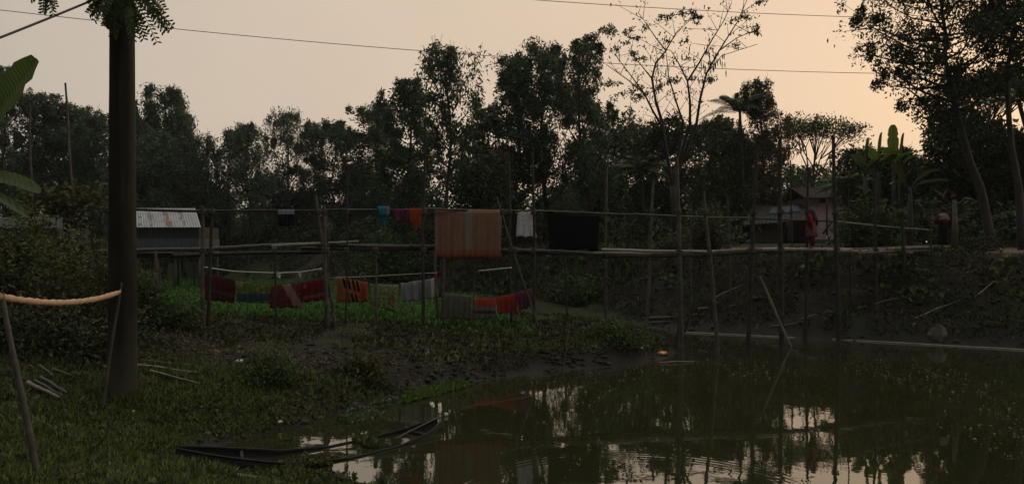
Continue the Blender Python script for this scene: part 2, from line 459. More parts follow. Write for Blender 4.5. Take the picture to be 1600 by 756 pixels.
def bush(name, label, cat, x, y, z, rx, rz, n, lsize, leaf, seed, group=None, ry=None, stems=7):
    rng = np.random.default_rng(seed); root = thing(name, label, cat, (x, y, z), group)
    w = MB(); cen = []; ry = ry or rx
    for i in range(stems * 3):
        az = rng.uniform(0, 6.28); rr = math.sqrt(rng.uniform(0, 1)); u = rng.uniform(.25, 1.0) * math.sqrt(max(.1, 1 - rr * rr * .8))
        e = Vector((x + math.cos(az) * rr * rx, y + math.sin(az) * rr * ry, z + rz * u))
        s = Vector((x + math.cos(az) * rr * rx * .35, y + math.sin(az) * rr * ry * .35, z - .05))
        if i < stems: w.tube([s, s.lerp(e, .5) + Vector((rng.normal() * .04, rng.normal() * .04, .05)), e], [.02, .014, .006], 5, False)
        cen += [tuple(e), tuple(s.lerp(e, .65)), tuple(s.lerp(e, .35))]
    w.build('stem', M['bark_dark'], root)
    v, f = leaves(cen, np.full(len(cen), .17 * rx + .05), n, lsize, .5, .05, rng)
    v[:, 2] = np.maximum(v[:, 2], z - .1)
    link('foliage', v, f, M[leaf], root, smooth=False)
    return root

#@@SECTION2
# ------------------------------------------------------------------ background trees
T = 'trees along the far bank'
# left of and just right of the concrete pole
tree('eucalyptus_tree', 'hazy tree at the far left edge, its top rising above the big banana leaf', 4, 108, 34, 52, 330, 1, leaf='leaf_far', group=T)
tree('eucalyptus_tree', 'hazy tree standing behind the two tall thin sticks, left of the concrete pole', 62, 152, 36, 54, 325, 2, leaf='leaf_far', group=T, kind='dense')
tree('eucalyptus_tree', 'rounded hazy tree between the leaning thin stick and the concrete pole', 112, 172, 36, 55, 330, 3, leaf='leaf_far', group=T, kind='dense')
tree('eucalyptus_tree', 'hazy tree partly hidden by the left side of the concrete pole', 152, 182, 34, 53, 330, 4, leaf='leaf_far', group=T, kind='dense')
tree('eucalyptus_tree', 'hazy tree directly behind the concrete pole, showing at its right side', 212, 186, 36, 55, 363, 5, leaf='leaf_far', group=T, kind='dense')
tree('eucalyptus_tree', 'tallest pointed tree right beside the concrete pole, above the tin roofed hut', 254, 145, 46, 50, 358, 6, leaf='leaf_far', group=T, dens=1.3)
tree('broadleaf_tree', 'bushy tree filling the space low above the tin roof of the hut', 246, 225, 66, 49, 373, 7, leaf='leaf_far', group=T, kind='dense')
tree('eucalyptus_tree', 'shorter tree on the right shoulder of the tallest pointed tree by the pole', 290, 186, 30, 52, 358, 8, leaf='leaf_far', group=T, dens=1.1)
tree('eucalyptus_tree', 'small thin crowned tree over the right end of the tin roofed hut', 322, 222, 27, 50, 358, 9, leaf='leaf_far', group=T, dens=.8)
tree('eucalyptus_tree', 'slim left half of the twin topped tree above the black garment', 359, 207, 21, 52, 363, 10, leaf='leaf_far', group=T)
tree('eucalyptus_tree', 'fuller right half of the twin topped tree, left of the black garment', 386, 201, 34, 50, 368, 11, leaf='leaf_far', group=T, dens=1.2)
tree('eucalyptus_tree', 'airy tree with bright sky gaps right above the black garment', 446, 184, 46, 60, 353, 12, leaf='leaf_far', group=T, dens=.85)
tree('eucalyptus_tree', 'narrow tree between the airy tree and the dark round tree', 486, 197, 25, 62, 348, 13, leaf='leaf_far', group=T, dens=.8)
tree('broadleaf_tree', 'dark round headed tree above the crossed bridge posts', 525, 194, 48, 60, 348, 14, leaf='leaf_euc', group=T, kind='broad')
tree('eucalyptus_tree', 'tree with feathery top above the turquoise shirt', 588, 176, 48, 58, 378, 15, leaf='leaf_euc', group=T, kind='dense')
tree('eucalyptus_tree', 'tall dense dark tree above the pink and orange clothes', 633, 132, 41, 44, 373, 16, leaf='leaf_euc', group=T, kind='dense')
tree('eucalyptus_tree', 'slender tree with a bare curved trunk and drooping silvery crown above the tan sari', 690, 88, 42, 31, 270, 17, leaf='leaf_euc', group=T, dens=1.0,
     base_px=690, path=[(697, 330), (704, 240), (702, 170)], lsize=.22, r0=.13)
tree('broadleaf_tree', 'lower dark tree just right of the slender bare trunked tree', 757, 180, 41, 40, 373, 18, leaf='leaf_dark', group=T, kind='broad')
tree('broadleaf_tree', 'short wide dark tree rising behind the tan sari', 745, 255, 62, 38, 370, 19, leaf='leaf_dark', group=T, kind='dense')
tree('eucalyptus_tree', 'left stem of the pair of tallest leafy trees in the middle', 805, 96, 52, 42, 348, 20, leaf='leaf_euc', group=T, kind='dense', dens=.75)
tree('eucalyptus_tree', 'right stem of the pair of tallest leafy trees in the middle', 852, 82, 59, 43, 328, 21, leaf='leaf_euc', group=T, dens=1.2)
tree('eucalyptus_tree', 'narrow leafy tree leaning left under the sparse branches', 905, 74, 39, 40, 328, 22, leaf='leaf_euc', group=T, dens=1.1, base_px=930, path=[(925, 330), (905, 230)])
tree('broadleaf_tree', 'open twiggy tree with sky showing through right of the middle pair', 935, 165, 46, 44, 328, 23, leaf='leaf_euc', group=T, kind='open', dens=1.3)
tree('broadleaf_tree', 'broad dark tree left of the foot of the sparse tall tree', 975, 205, 71, 52, 380, 24, leaf='leaf_dark', group=T, kind='dense')
tree('broadleaf_tree', 'dark tree whose crown surrounds the foot of the sparse tall tree', 1045, 192, 54, 41, 370, 25, leaf='leaf_dark', group=T, kind='dense', dens=.8)
tree('broadleaf_tree', 'dark tree between the sparse tall tree and the feathery bamboo', 1112, 195, 46, 46, 370, 26, leaf='leaf_mid', group=T, kind='dense')
tree('broadleaf_tree', 'dark bushy tree wrapped round the palm trunk beside the feathery bamboo', 1134, 214, 42, 42, 360, 127, leaf='leaf_mid', group=T, kind='broad', dens=.7)
tree('bamboo_clump', 'feathery bamboo like tree with pale fine leaves beside the palm crown', 1186, 135, 34, 42, 340, 27, leaf='leaf_olive', group=T, kind='euc', dens=1.2, lsize=.2)
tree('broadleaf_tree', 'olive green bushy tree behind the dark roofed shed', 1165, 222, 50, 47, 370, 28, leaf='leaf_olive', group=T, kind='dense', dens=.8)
tree('broadleaf_tree', 'low dark tree under the flat topped tree, above the pink house', 1256, 268, 42, 50, 360, 29, leaf='leaf_mid', group=T, kind='dense', dens=.6)
tree('broadleaf_tree', 'dark tree between the flat topped tree and the upright banana leaves', 1345, 240, 32, 36, 385, 30, leaf='leaf_dark', group=T, kind='dense')
tree('broadleaf_tree', 'dark tree mass directly under the upright banana leaves', 1398, 246, 44, 34, 385, 31, leaf='leaf_dark', group=T, kind='dense')
tree('broadleaf_tree', 'dark tree filling the space below the lowest boughs of the large right tree', 1484, 182, 46, 31, 380, 32, leaf='leaf_dark', group=T, kind='dense')
tree('broadleaf_tree', 'dark tree standing behind the leaning pale trunk', 1545, 200, 54, 32, 385, 33, leaf='leaf_dark', group=T, kind='dense')
tree('broadleaf_tree', 'dark tree at the right edge behind the thin grey trunk', 1622, 215, 50, 30, 385, 34, leaf='leaf_dark', group=T, kind='dense')
tree('broadleaf_tree', 'large leafy tree on a leaning pale trunk reaching out of the top right', 1462, -80, 112, 25, 205, 35, leaf='leaf_dark', bark='bark_grey', group=T, kind='broad',
     base_px=1556, path=[(1535, 310), (1512, 235), (1492, 185), (1478, 90)], dens=.60, lsize=.14, r0=.16, nb=56)
tree('broadleaf_tree', 'tall dark tree cut by the right edge of the view', 1606, -70, 74, 24, 110, 36, leaf='leaf_dark', bark='bark_grey', group=T, kind='dense',
     base_px=1598, path=[(1592, 300), (1576, 190), (1570, 120)], dens=.6, lsize=.14, r0=.13)

for k, (px, ty, hw, D, lab) in enumerate([(300, 268, 46, 56, 'low dark tree closing the gap behind the right end of the tin roof'), (345, 312, 28, 60, 'low tree between the tin roofed hut and the twin topped tree'), (420, 288, 34, 60, 'low tree filling the gap behind the black garment'),
        (470, 300, 38, 62, 'low tree under the airy tree, left of the crossed posts'), (560, 262, 40, 60, 'mid height dark tree between the round headed tree and the feathery topped tree'), (668, 300, 30, 50, 'low dark tree just left of the slender bare trunk'),
        (770, 275, 40, 52, 'low dark tree behind the left half of the white shirt'), (880, 300, 42, 60, 'low dark tree behind the black blanket'), (940, 268, 40, 55, 'mid height dark tree right of the black blanket'), (35, 250, 44, 58, 'low hazy tree behind the foreground banana leaves'), (130, 262, 50, 58, 'low hazy tree left of the concrete pole behind the thicket')]):
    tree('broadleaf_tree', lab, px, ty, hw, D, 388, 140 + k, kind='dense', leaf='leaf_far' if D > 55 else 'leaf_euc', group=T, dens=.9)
# the flat topped trees
def flat_tree(label, px, topy, hw, D, base_px, seed, leaf, thick=30, bare=60, n=4200):
    rng = np.random.default_rng(seed); x0 = (base_px - 800) / F * D; z0 = h1(x0, D) - .1
    root = thing('umbrella_tree', label, 'tree', (x0, D, z0), T); w = MB(); cen = []
    fork = P(base_px, topy + thick + bare, D)
    w.tube([(x0, D, z0), fork], [.14, .09], 7)
    for a_ in range(8):
        ua = -.85 + 1.7 * a_ / 7 + rng.normal() * .14
        j = fork.lerp(P(px + ua * hw * .6, topy + thick * .9, D + rng.uniform(-1, 1)), rng.uniform(.45, .75)) + Vector((0, rng.normal() * .3, rng.normal() * .15))
        w.tube([fork - Vector((0, 0, .3 * a_ % .7)), fork.lerp(j, .5) + Vector((rng.normal() * .15, rng.normal() * .15, -.1)), j], [.06, .045, .035], 6, False)
        for i in range(5):
            u = max(-1, min(1, ua + rng.normal() * .28)); rim = math.sqrt(max(0.05, 1 - u * u * .75))
            e = P(px + u * hw, topy + thick * (1.15 - rim) + rng.uniform(0, 14), D + rng.uniform(-1, 1) * hw / F * D * .8 * rim)
            m_ = j.lerp(e, .55) + Vector((rng.normal() * .12, rng.normal() * .12, .05)); w.tube([j, m_, e], [.03, .018, .008], 5, False)
            for k in range(4):
                q = m_.lerp(e, rng.uniform(.2, 1.2)) + Vector((rng.normal() * .35, rng.normal() * .35, rng.uniform(-.15, .25)))
                q.z = min(q.z, P(px, topy, D).z); w.tube([m_.lerp(e, .5), q], [.012, .006], 4, False); cen.append(tuple(q))
    w.build('trunk', M['bark_dark'], root)
    v, f = leaves(cen, np.full(len(cen), .40), n, .17, .45, .0, rng, flat=.5, clump=.7)
    link('crown', v, f, M[leaf], root, smooth=False)
flat_tree('flat topped umbrella shaped tree with bare forked branches above the pink house', 1276, 178, 62, 46, 1268, 50, 'leaf_mid', 36, 70, 4300)
flat_tree('spreading feathery tree with level branches at the right edge under the tall dark tree', 1560, 100, 62, 33, 1545, 51, 'leaf_mid', 50, 80, 5000)

# the tall sparse tree: limbs follow the branching of the real one, spread in depth
def crop(x, y, d): return P(850 + x * .3968, y * .3968, d)
D0 = 30.0; x0 = (1056 - 800) / F * D0
root = thing('sparse_tree', 'tall sparse tree with bare upswept branches and tufts of leaves at the tips', 'tree', (x0, D0, h1(x0, D0) - .1))
w = MB()
w.tube([(x0, D0, h1(x0, D0) - .1), P(1055, 330, D0), P(1050, 290, D0)], [.17, .13, .11], 8)
limbs = [([(505, 735), (465, 500), (430, 440), (395, 370), (330, 315), (245, 255)], -.6, .09), ([(395, 370), (340, 295), (290, 230)], -1.0, .05),
    ([(505, 735), (465, 480), (440, 400), (425, 310), (440, 250), (480, 200), (520, 130), (570, 85)], .5, .10), ([(425, 310), (385, 260), (330, 200)], 1.1, .05),
    ([(505, 735), (550, 490), (520, 400), (490, 300), (480, 200)], 1.0, .09), ([(480, 200), (440, 150), (400, 90), (370, 50)], 1.4, .045),
    ([(505, 735), (575, 490), (575, 400), (565, 320), (530, 250), (500, 200)], -.8, .10), ([(565, 320), (610, 250), (660, 160), (710, 80), (740, 10)], -1.3, .06),
    ([(505, 735), (600, 490), (615, 390), (640, 290), (690, 200), (760, 90), (800, 0)], .3, .10), ([(640, 290), (700, 220), (840, 175)], .8, .035), ([(690, 200), (760, 150), (830, 120)], -.4, .04)]
rng = np.random.default_rng(77)
tips = []
for pts, dy, r in limbs:
    k = len(pts); q = [crop(a, b_, D0 + dy * i / (k - 1)) for i, (a, b_) in enumerate(pts)]
    w.tube(q, [max(.012, .72 * r * (1 - .85 * i / (k - 1))) for i in range(k)], 6, False)
    for i in range(1, k):
        for _ in range(3):
            s = q[i - 1].lerp(q[i], rng.uniform(.3, 1)); e = s + Vector((rng.normal() * .5, rng.normal() * .5, rng.uniform(.1, .9)))
            if i > 1: w.tube([s, e], [.014, .006], 4, False); tips.append(e)
w.build('trunk', M['bark_dark'], root)
cl = [(215, 165, 48, 900), (130, 200, 25, 260), (185, 190, 34, 500), (250, 120, 26, 240), (335, 120, 20, 120), (365, 150, 20, 110), (350, 210, 15, 90), (380, 232, 18, 120), (268, 322, 28, 200), (480, 70, 22, 160),
      (550, 50, 15, 110), (610, 70, 28, 330), (552, 158, 12, 60), (500, 322, 28, 200), (340, 370, 42, 480), (825, 105, 20, 110), (850, 10, 16, 110), (745, 180, 16, 80), (645, 210, 10, 45),
      (655, 320, 20, 110), (790, 60, 24, 120), (455, 345, 16, 90), (600, 310, 16, 80), (290, 190, 16, 70), (830, 130, 18, 110), (750, 80, 18, 70), (400, 110, 20, 80), (560, 230, 14, 40), (490, 160, 14, 70), (320, 170, 16, 60)]
parts = []
for a, b_, r, n in cl:
    c0 = crop(a, b_, D0 + rng.uniform(-1, 1)); s = r * .3968 / F * D0
    cc = [tuple(c0 + Vector((rng.normal() * s * .68, rng.normal() * s * .6, rng.normal() * s * .30))) for _ in range(9)]
    parts.append(leaves(cc, np.full(9, s * .30), int(n * .75), .13, .42, .2, rng, flat=.5))
parts.append(leaves([tuple(t) for t in tips], np.full(len(tips), .16), 750, .14, .4, .3, rng))
v, f = merge(parts); link('crown', v, f, M['leaf_euc'], root, smooth=False)
w = MB()
for i in range(46):
    a = rng.choice([650, 690, 700, 640, 560, 460, 590]) + rng.normal() * 22; b_ = 240 + rng.normal() * 28
    p = crop(a, b_, D0 + rng.normal() * .5); w.tube([p, p - Vector((.01, 0, .12)), p - Vector((0, 0, rng.uniform(.2, .34)))], [.012, .024, .008], 4)
w.build('seed_pod', M['bark_dark'], root).__setitem__('kind', 'stuff')

# palms and bananas
def palm(name, label, px, py, D, seed, nf=16, L=1.9, base=None, leaf='leaf_dark'):
    rng = np.random.default_rng(seed); c = P(px, py, D); x0 = ((base or px) - 800) / F * D; z0 = h1(x0, D) - .1
    root = thing(name, label, 'palm tree', (x0, D, z0)); w = MB()
    w.tube([(x0, D, z0), Vector((x0, D, z0)).lerp(c, .5) + Vector((.18, 0, 0)), c], [.13, .09, .075], 8); w.build('trunk', M['bark_dark'], root)
    for i in range(nf):
        az = i * 2.4 + rng.normal() * .2; el = rng.uniform(.35, 1.5); Vs = []; Fs = []
        w = MB(); pts = []
        for k in range(9):
            t = k / 8; r = L * (math.sin(el) * t * .0 + math.cos(el * .75) * t); zz = L * (math.sin(el) * t - .62 * t * t)
            pts.append(c + Vector((math.cos(az) * r, math.sin(az) * r, zz)))
        w.tube(pts, [.02 - .002 * k for k in range(9)], 4, False)
        side = Vector((-math.sin(az), math.cos(az), 0))
        for k in range(2, 33):
            t = k / 33 * 8; i0 = min(7, int(t)); p = pts[i0].lerp(pts[i0 + 1], t - i0); d = (pts[i0 + 1] - pts[i0]).normalized()
            ll = .55 * math.sin(PI * min(.95, .12 + k / 33 * .85))
            for sgn in (-1, 1):
                e = p + (side * sgn * .8 + d * .55 + Vector((0, 0, -.5))).normalized() * ll; wv = d * .020
                w.add([p - wv, p.lerp(e, .5) - wv * 1.2, e, p.lerp(e, .5) + wv * 1.2], [(0, 1, 2, 3)])
        w.build('frond', M[leaf], root, smooth=False)
palm('palm_tree', 'palm with arching fronds rising left of the feathery bamboo', 1156, 176, 41, 61, 22, 2.5)
palm('palm_tree', 'palm whose fronds spread across the right edge below the tall dark tree', 1592, 160, 29, 62, 16, 2.0, base=1640)
palm('palm_tree', 'small palm half lost in the dark trees behind the black blanket', 1000, 268, 36, 63, 20, 1.9)
palm('palm_tree', 'low palm with pale drooping fronds above the pink house', 1322, 292, 34, 64, 18, 1.6, base=1334, leaf='leaf_mid')

def blade(w, p0, dirv, L, W, droop, rng, torn=.0, roll=0.0):
    """one broad leaf with a midrib: curved, slightly V shaped"""
    d = Vector(dirv).normalized(); up = Vector((0, 0, 1)); s = d.cross(up)
    if s.length < .1: s = Vector((1, 0, 0))
    s.normalize(); s = Matrix.Rotation(roll, 3, d) @ s
    n = s.cross(d).normalized(); k = 14; rows = []
    for i in range(k + 1):
        t = i / k; c = Vector(p0) + d * L * t + Vector((0, 0, -droop * L * t * t))
        wd = W * (math.sin(PI * min(1, .03 + t * .90)) ** .42) if t < .97 else W * .34
        rows.append((c, wd))
    V = []
    for i, (c, wd) in enumerate(rows):
        e = 1 - torn * rng.uniform(0, 1) * (i % 2)
        V += [c - s * wd * .5 * e + n * wd * .10, c - s * wd * .25 + n * wd * .07, c, c + s * wd * .25 + n * wd * .07, c + s * wd * .5 * e + n * wd * .10]
    w.add(V, [(i * 5 + j, i * 5 + j + 1, (i + 1) * 5 + j + 1, (i + 1) * 5 + j) for i in range(k) for j in range(4)])
    w.tube([c - n * .01 * 1 for c, _ in rows], [max(.006, .03 * W * (1 - i / k * .8)) for i in range(k + 1)], 5)

def banana(label, x, D, crownz, leaflist, seed, leaf='leaf_bright', r=.11, mat='bark_grey', group=None, name='banana_plant'):
    rng = np.random.default_rng(seed); z0 = h1(x, D) - .08
    root = thing(name, label, 'banana plant', (x, D, z0), group); w = MB(); c = Vector((x, D, crownz))
    w.tube([(x, D, z0), (x + .03, D, (z0 + crownz) / 2), c], [r * 1.15, r, r * .6], 10); w.build('stem', M[mat], root)
    for (dv, L, W, dr, roll) in leaflist:
        w = MB(); d = Vector(dv).normalized(); st = c + d * .3
        w.tube([c - Vector((0, 0, .25)), st], [.035, .022], 6); blade(w, st, dv, L, W, dr, rng, .25, roll)
        w.build('leaf', M[leaf], root)
    return root
B = 'banana plants on the far bank'
D1 = 31.
for k, (px, py, L, lab) in enumerate([(1352, 225, 1.2, 'banana plant with the lowest dark leaf tips, leftmost of the upright group'), (1378, 215, 1.2, 'banana plant with a short broad bright leaf against the sky'),
        (1408, 212, 1.5, 'banana plant with the tallest upright leaf, curled at its tip'), (1424, 216, 1.3, 'banana plant with an upright leaf, rightmost of the upright group')]):
    x = (px - 800) / F * D1; cz = P(px, py + 45, D1).z
    banana(lab, x, D1 + k * .3, cz, [((.05 - .12 * (k == 2), -.1, 1), L, .46, .03, .35), ((-.6, -.4, .9), 1.1, .45, .35, .3), ((.7, .2, .8), 1.1, .42, .4, -.3), ((.2, -.8, .7), 1.0, .4, .4, .2)], 70 + k, 'leaf_bright' if k else 'leaf_mid', group=B)
x = (1434 - 800) / F * 25.
banana('young banana plant with one pale arched leaf beside the track', x, 25.5, P(1432, 292, 25.5).z,
       [((.62, 0, .62), 1.15, .16, .38, 1.2), ((-.5, .2, .85), .8, .4, .15, .5), ((-.6, -.3, .3), .8, .3, .5, .4), ((.7, .0, .25), 1.1, .12, .22, 1.2)], 80, 'leaf_olive', .09, group=B)
xs_ = (1491 - 800) / F * 23.6
r_ = banana('bare pale banana stem with a hanging dead leaf at the end of the bridge', xs_, 23.6, P(1491, 312, 23.6).z, [((.8, -.1, .1), .5, .16, .6, .4)], 81, 'leaf_mid', .09, 'bamboo_grey', B)
w = MB(); rng = np.random.default_rng(4)
for k in range(4): blade(w, P(1478 + k * 4, 297, 23.5), (rng.normal() * .7, -.2, -.6 + rng.normal() * .4), .26, .05, .2, rng, .5, k)
m_ = leafmat('dead_leaf', (.12, .04, .018), .4, .2); w.build('dead_leaf', m_, r_, smooth=False)
# foreground banana, far left
m, nt, b = newmat('banana_near'); v = objco(nt); mp = N(nt, 'ShaderNodeMapping'); mp.inputs['Rotation'].default_value = (0, .55, 0); nt.links.new(v, mp.inputs[0])
wv_ = N(nt, 'ShaderNodeTexWave', Scale=9.0, Distortion=1.2, Detail=2); nt.links.new(mp.outputs[0], wv_.inputs['Vector']); nz_ = noise(nt, 5, 4, v)
c = ramp(nt, nz_, [(.3, (.05, .095, .014)), (.6, (.075, .125, .02)), (.75, (.12, .13, .03))]); c = mixc(nt, math_node(nt, 'MULTIPLY', wv_.outputs['Fac'], .35), c, (.035, .065, .012))
nt.links.new(c, b.inputs['Base Color']); b.inputs['Roughness'].default_value = .4; bump(nt, b, wv_.outputs['Fac'], .4, .006)
t = N(nt, 'ShaderNodeBsdfTranslucent'); nt.links.new(c, t.inputs[0]); mx = N(nt, 'ShaderNodeMixShader'); mx.inputs[0].default_value = .45
nt.links.new(b.outputs[0], mx.inputs[1]); nt.links.new(t.outputs[0], mx.inputs[2]); nt.links.new(mx.outputs[0], nt.nodes['Material Output'].inputs[0]); M['banana_near'] = m
xb = (-88 - 800) / F * 7.0
banana('foreground banana plant at the left edge with one big bright leaf lit from behind', xb, 7.0, 3.3,
       [((.60, 0, .80), 1.17, .40, .02, 1.25), ((.92, .05, .10), .60, .17, .34, .9), ((.78, .1, -.22), .48, .12, .3, .6), ((-.6, .3, .8), 1.2, .4, .3, .2)], 90, 'banana_near', .10, 'bark_dark')

# undergrowth under the far trees
rng = np.random.default_rng(200)
n = 2600; xx = rng.uniform(-46, 22, n); yy = rng.uniform(21, 75, n); eb = -sdf(BANK, xx, yy)
ppx = xx / yy * F + 800
ok = (eb > 6.2) & (eb < 13) & ~((ppx > 1140) & (ppx < 1340) & (yy < 46)) & ~((ppx > 205) & (ppx < 330) & (yy < 42)) & (ppx > -60) & (ppx < 1680)
xx, yy, eb = xx[ok], yy[ok], eb[ok]; zz = H(xx, yy)
hh = rng.uniform(.4, 1.7, len(xx)) * (1 + .6 * (xx < 2)) * (.7 + .3 * snoise(xx, yy, .6, 33, 2) + .3)
cc = np.stack([xx, yy, zz + hh * .55], 1)
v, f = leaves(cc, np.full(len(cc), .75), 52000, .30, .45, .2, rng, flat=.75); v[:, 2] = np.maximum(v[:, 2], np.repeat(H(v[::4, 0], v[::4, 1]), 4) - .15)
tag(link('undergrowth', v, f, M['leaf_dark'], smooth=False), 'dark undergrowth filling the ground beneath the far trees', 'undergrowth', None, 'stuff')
n = 14000; xx = rng.uniform(-75, 60, n); yy = rng.uniform(26, 105, n); eb = -sdf(BANK, xx, yy); ppx = xx / yy * F + 800
ok = (eb > 21) & (eb < 40) & (ppx > -80) & (ppx < 1700) & (yy > 31)
xx, yy = xx[ok], yy[ok]; zz = H(xx, yy); hh = (4.2 + 1.1 * (ppx[ok] > 930)) * (.8 + .5 * snoise(xx, yy, .35, 34, 3))
cc = np.stack([xx, yy, zz + np.maximum(.3, hh * rng.uniform(.1, 1, len(xx)))], 1)
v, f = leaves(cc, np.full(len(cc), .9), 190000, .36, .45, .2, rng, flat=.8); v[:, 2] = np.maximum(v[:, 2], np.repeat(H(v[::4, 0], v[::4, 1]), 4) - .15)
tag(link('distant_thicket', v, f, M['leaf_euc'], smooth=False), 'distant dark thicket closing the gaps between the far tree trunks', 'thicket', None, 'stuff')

# ------------------------------------------------------------------ ground cover
def gc(name, label, cat, x, y, size, w_, up, leaf, seed, lift=0.0):
    z = H(x, y); v, f = scatter_leaves(x, y, z, size, w_, up, np.random.default_rng(seed), lift)
    return tag(link(name, v, f, M[leaf], smooth=False), label, cat, None, 'stuff')
def pts(n, x0, x1, y0, y1, seed, cond):
    g = np.random.default_rng(seed); x = g.uniform(x0, x1, n); y = g.uniform(y0, y1, n)
    dp = sdf(POND, x, y); eb = -sdf(BANK, x, y); c = cond(x, y, dp, eb, g); return x[c], y[c]
bare = lambda x, y: np.exp(-((x + 5) / 3.4) ** 2 - ((y - 13.3) / 2.0) ** 2)
inview = lambda x, y: (x / y * F > -860) & (x / y * F < 860)
x, y = pts(190000, -9.5, -1.2, 5, 13, 301, lambda x, y, dp, eb, g: (dp > .06) & inview(x, y) & (g.uniform(0, 1, len(x)) < (.35 + .65 * (snoise(x, y, 2.6, 41, 3) > -.25)) * (1 - .75 * bare(x, y))))
gc('grass', 'short rough grass on the near bank around the concrete pole', 'grass', x, y, .095, .12, .9, 'grass', 302)
x, y = pts(110000, -9.5, -1.2, 5, 13.5, 303, lambda x, y, dp, eb, g: (dp > .0) & inview(x, y) & (snoise(x, y, 1.9, 42, 3) + .5 * snoise(x, y, 7, 43, 2) > -.05) & (g.uniform(0, 1, len(x)) < 1 - .8 * bare(x, y)))
gc('weeds', 'low leafy weeds creeping over the near bank', 'weeds', x, y, .052, .62, .35, 'leaf_weed', 304, .015)
x, y = pts(90000, -11, 4.3, 11.5, 20.0, 305, lambda x, y, dp, eb, g: (dp > .12) & (snoise(x, y, 1.7, 44, 3) + .45 * snoise(x, y, 6, 45, 2) > -.45 + .6 * bare(x, y)) & (snoise(x, y, .8, 70, 3) > -.25) & (g.uniform(0, 1, len(x)) < .8))
gc('weeds', 'dark low weeds covering the spit between pond and field', 'weeds', x, y, .075, .5, .4, 'leaf_bank', 306, .02)
x, y = pts(26000, -9, 4.2, 11, 19, 307, lambda x, y, dp, eb, g: (dp > .2) & (snoise(x, y, 2.1, 46, 3) > -.3))
gc('leaf_litter', 'dry brown leaves and twigs littering the bare soil of the spit', 'leaf litter', x, y, .07, .25, .05, 'litter', 308, .015)
x, y = pts(8000, -9, -1.5, 5, 12, 309, lambda x, y, dp, eb, g: (dp > .1) & inview(x, y) & (snoise(x, y, 1.5, 47, 3) > .1))
gc('leaf_litter', 'dry leaves scattered in the grass of the near bank', 'leaf litter', x, y, .05, .3, .05, 'litter', 310, .01)
def cropc(x, y, dp, eb, g):
    d2 = (22. / np.maximum(y, 1)) ** 1.3
    return (dp > .9) & (eb < -.8) & (x < .3 + snoise(x, y, 1.1, 71, 2) * .9 + np.where(y > 24, -1.5, 0)) & (x / y * F > -860) & (g.uniform(0, 1, len(x)) < d2)
x, y = pts(240000, -40, 4.5, 17.9, 62, 311, lambda x, y, dp, eb, g: cropc(x, y, dp, eb, g) & (y > 18.3 + snoise(x, y, 1.2, 48, 2) * .8))
gc('crop_plants', 'bright green low crop covering the field behind the clothes lines', 'crop', x, y, .16, .42, .9, 'leaf_crop', 312)
x, y = pts(190000, -14, 16, 18, 42, 313, lambda x, y, dp, eb, g: (eb > .15) & (eb < 3.4) & (snoise(x, y, 1.3, 49, 3) + .5 * snoise(x, y, 4, 50, 2) > -.35) & (np.abs(x / y * F) < 860))
gc('weeds', 'creeping weeds on the steep far embankment', 'weeds', x, y, .12, .4, .55, 'leaf_bank', 314, .03)
x, y = pts(16000, -14, 16, 18, 42, 315, lambda x, y, dp, eb, g: (eb > .3) & (eb < 3.4) & (snoise(x, y, 1.6, 51, 3) > .3) & (np.abs(x / y * F) < 860))
gc('weeds', 'greener leafy patches of weed on the far embankment', 'weeds', x, y, .19, .55, .3, 'leaf_mid', 316, .06)
x, y = pts(5000, -14, 16, 18, 42, 317, lambda x, y, dp, eb, g: (eb > .1) & (eb < 3.3) & (np.abs(x / y * F) < 860))
gc('leaf_litter', 'pale dry leaves and rubbish caught on the far embankment', 'leaf litter', x, y, .12, .4, .25, 'litter', 318, .04)
x, y = pts(6500, 8.5, 15, 19, 24, 319, lambda x, y, dp, eb, g: (eb > 1.0) & (eb < 2.6) & (snoise(x, y, 2.2, 52, 3) > .25))
gc('creeper', 'broad leaved creeper hanging on the far embankment below the bridge end', 'creeper', x, y, .17, .75, .25, 'leaf_weed', 320, .06)
# floating pondweed along the near shore
g = np.random.default_rng(330); x = g.uniform(-4.6, .2, 60000); y = g.uniform(7.4, 14.2, 60000); dp = sdf(POND, x, y)
c = (dp < .05) & (dp > -.75) & (snoise(x, y, 2.4, 53, 3) > .15 + (-dp) * .9) & (g.uniform(0, 1, len(x)) < .55)
v, f = scatter_leaves(x[c], y[c], np.full(c.sum(), .012), .06, .7, .12, g)
tag(link('pondweed', v, f, M['leaf_pad'], smooth=False), 'floating pondweed along the muddy near shore', 'pondweed', None, 'stuff')
x = g.uniform(-3.2, -1.2, 22000); y = g.uniform(7.9, 10.2, 22000); dp = sdf(POND, x, y)
c = (dp < .0) & (snoise(x, y, 3.1, 54, 3) > .12) & (x < -.25 * (y - 8) - 1.35)
v, f = scatter_leaves(x[c], y[c], np.full(c.sum(), .012), .055, .7, .2, g)
tag(link('pondweed', v, f, M['leaf_weed'], smooth=False), 'darker floating weed around the sunken boat', 'pondweed', None, 'stuff')
x = g.uniform(-1.9, -.9, 5000); y = g.uniform(12.2, 14.6, 5000); dp = sdf(POND, x, y)
c = (dp < .05) & (dp > -.5)
v, f = scatter_leaves(x[c], y[c], np.full(c.sum(), .012), .075, .75, .12, g)
tag(link('duckweed', v, f, M['leaf_bright'], smooth=False), 'bright green floating mat against the bank of the spit', 'pondweed', None, 'stuff')
x = g.uniform(-1, 12, 3600); y = g.uniform(8.2, 19, 3600); dp = sdf(POND, x, y); c = (dp < -.3) & (snoise(x, y, .9, 55, 2) > .1)
v, f = scatter_leaves(x[c], y[c], np.full(c.sum(), .008), .05, .6, .10, g)
tag(link('floating_debris', v, f, M['litter'], smooth=False), 'tiny dry leaves and specks floating on the open water', 'floating debris', None, 'stuff')

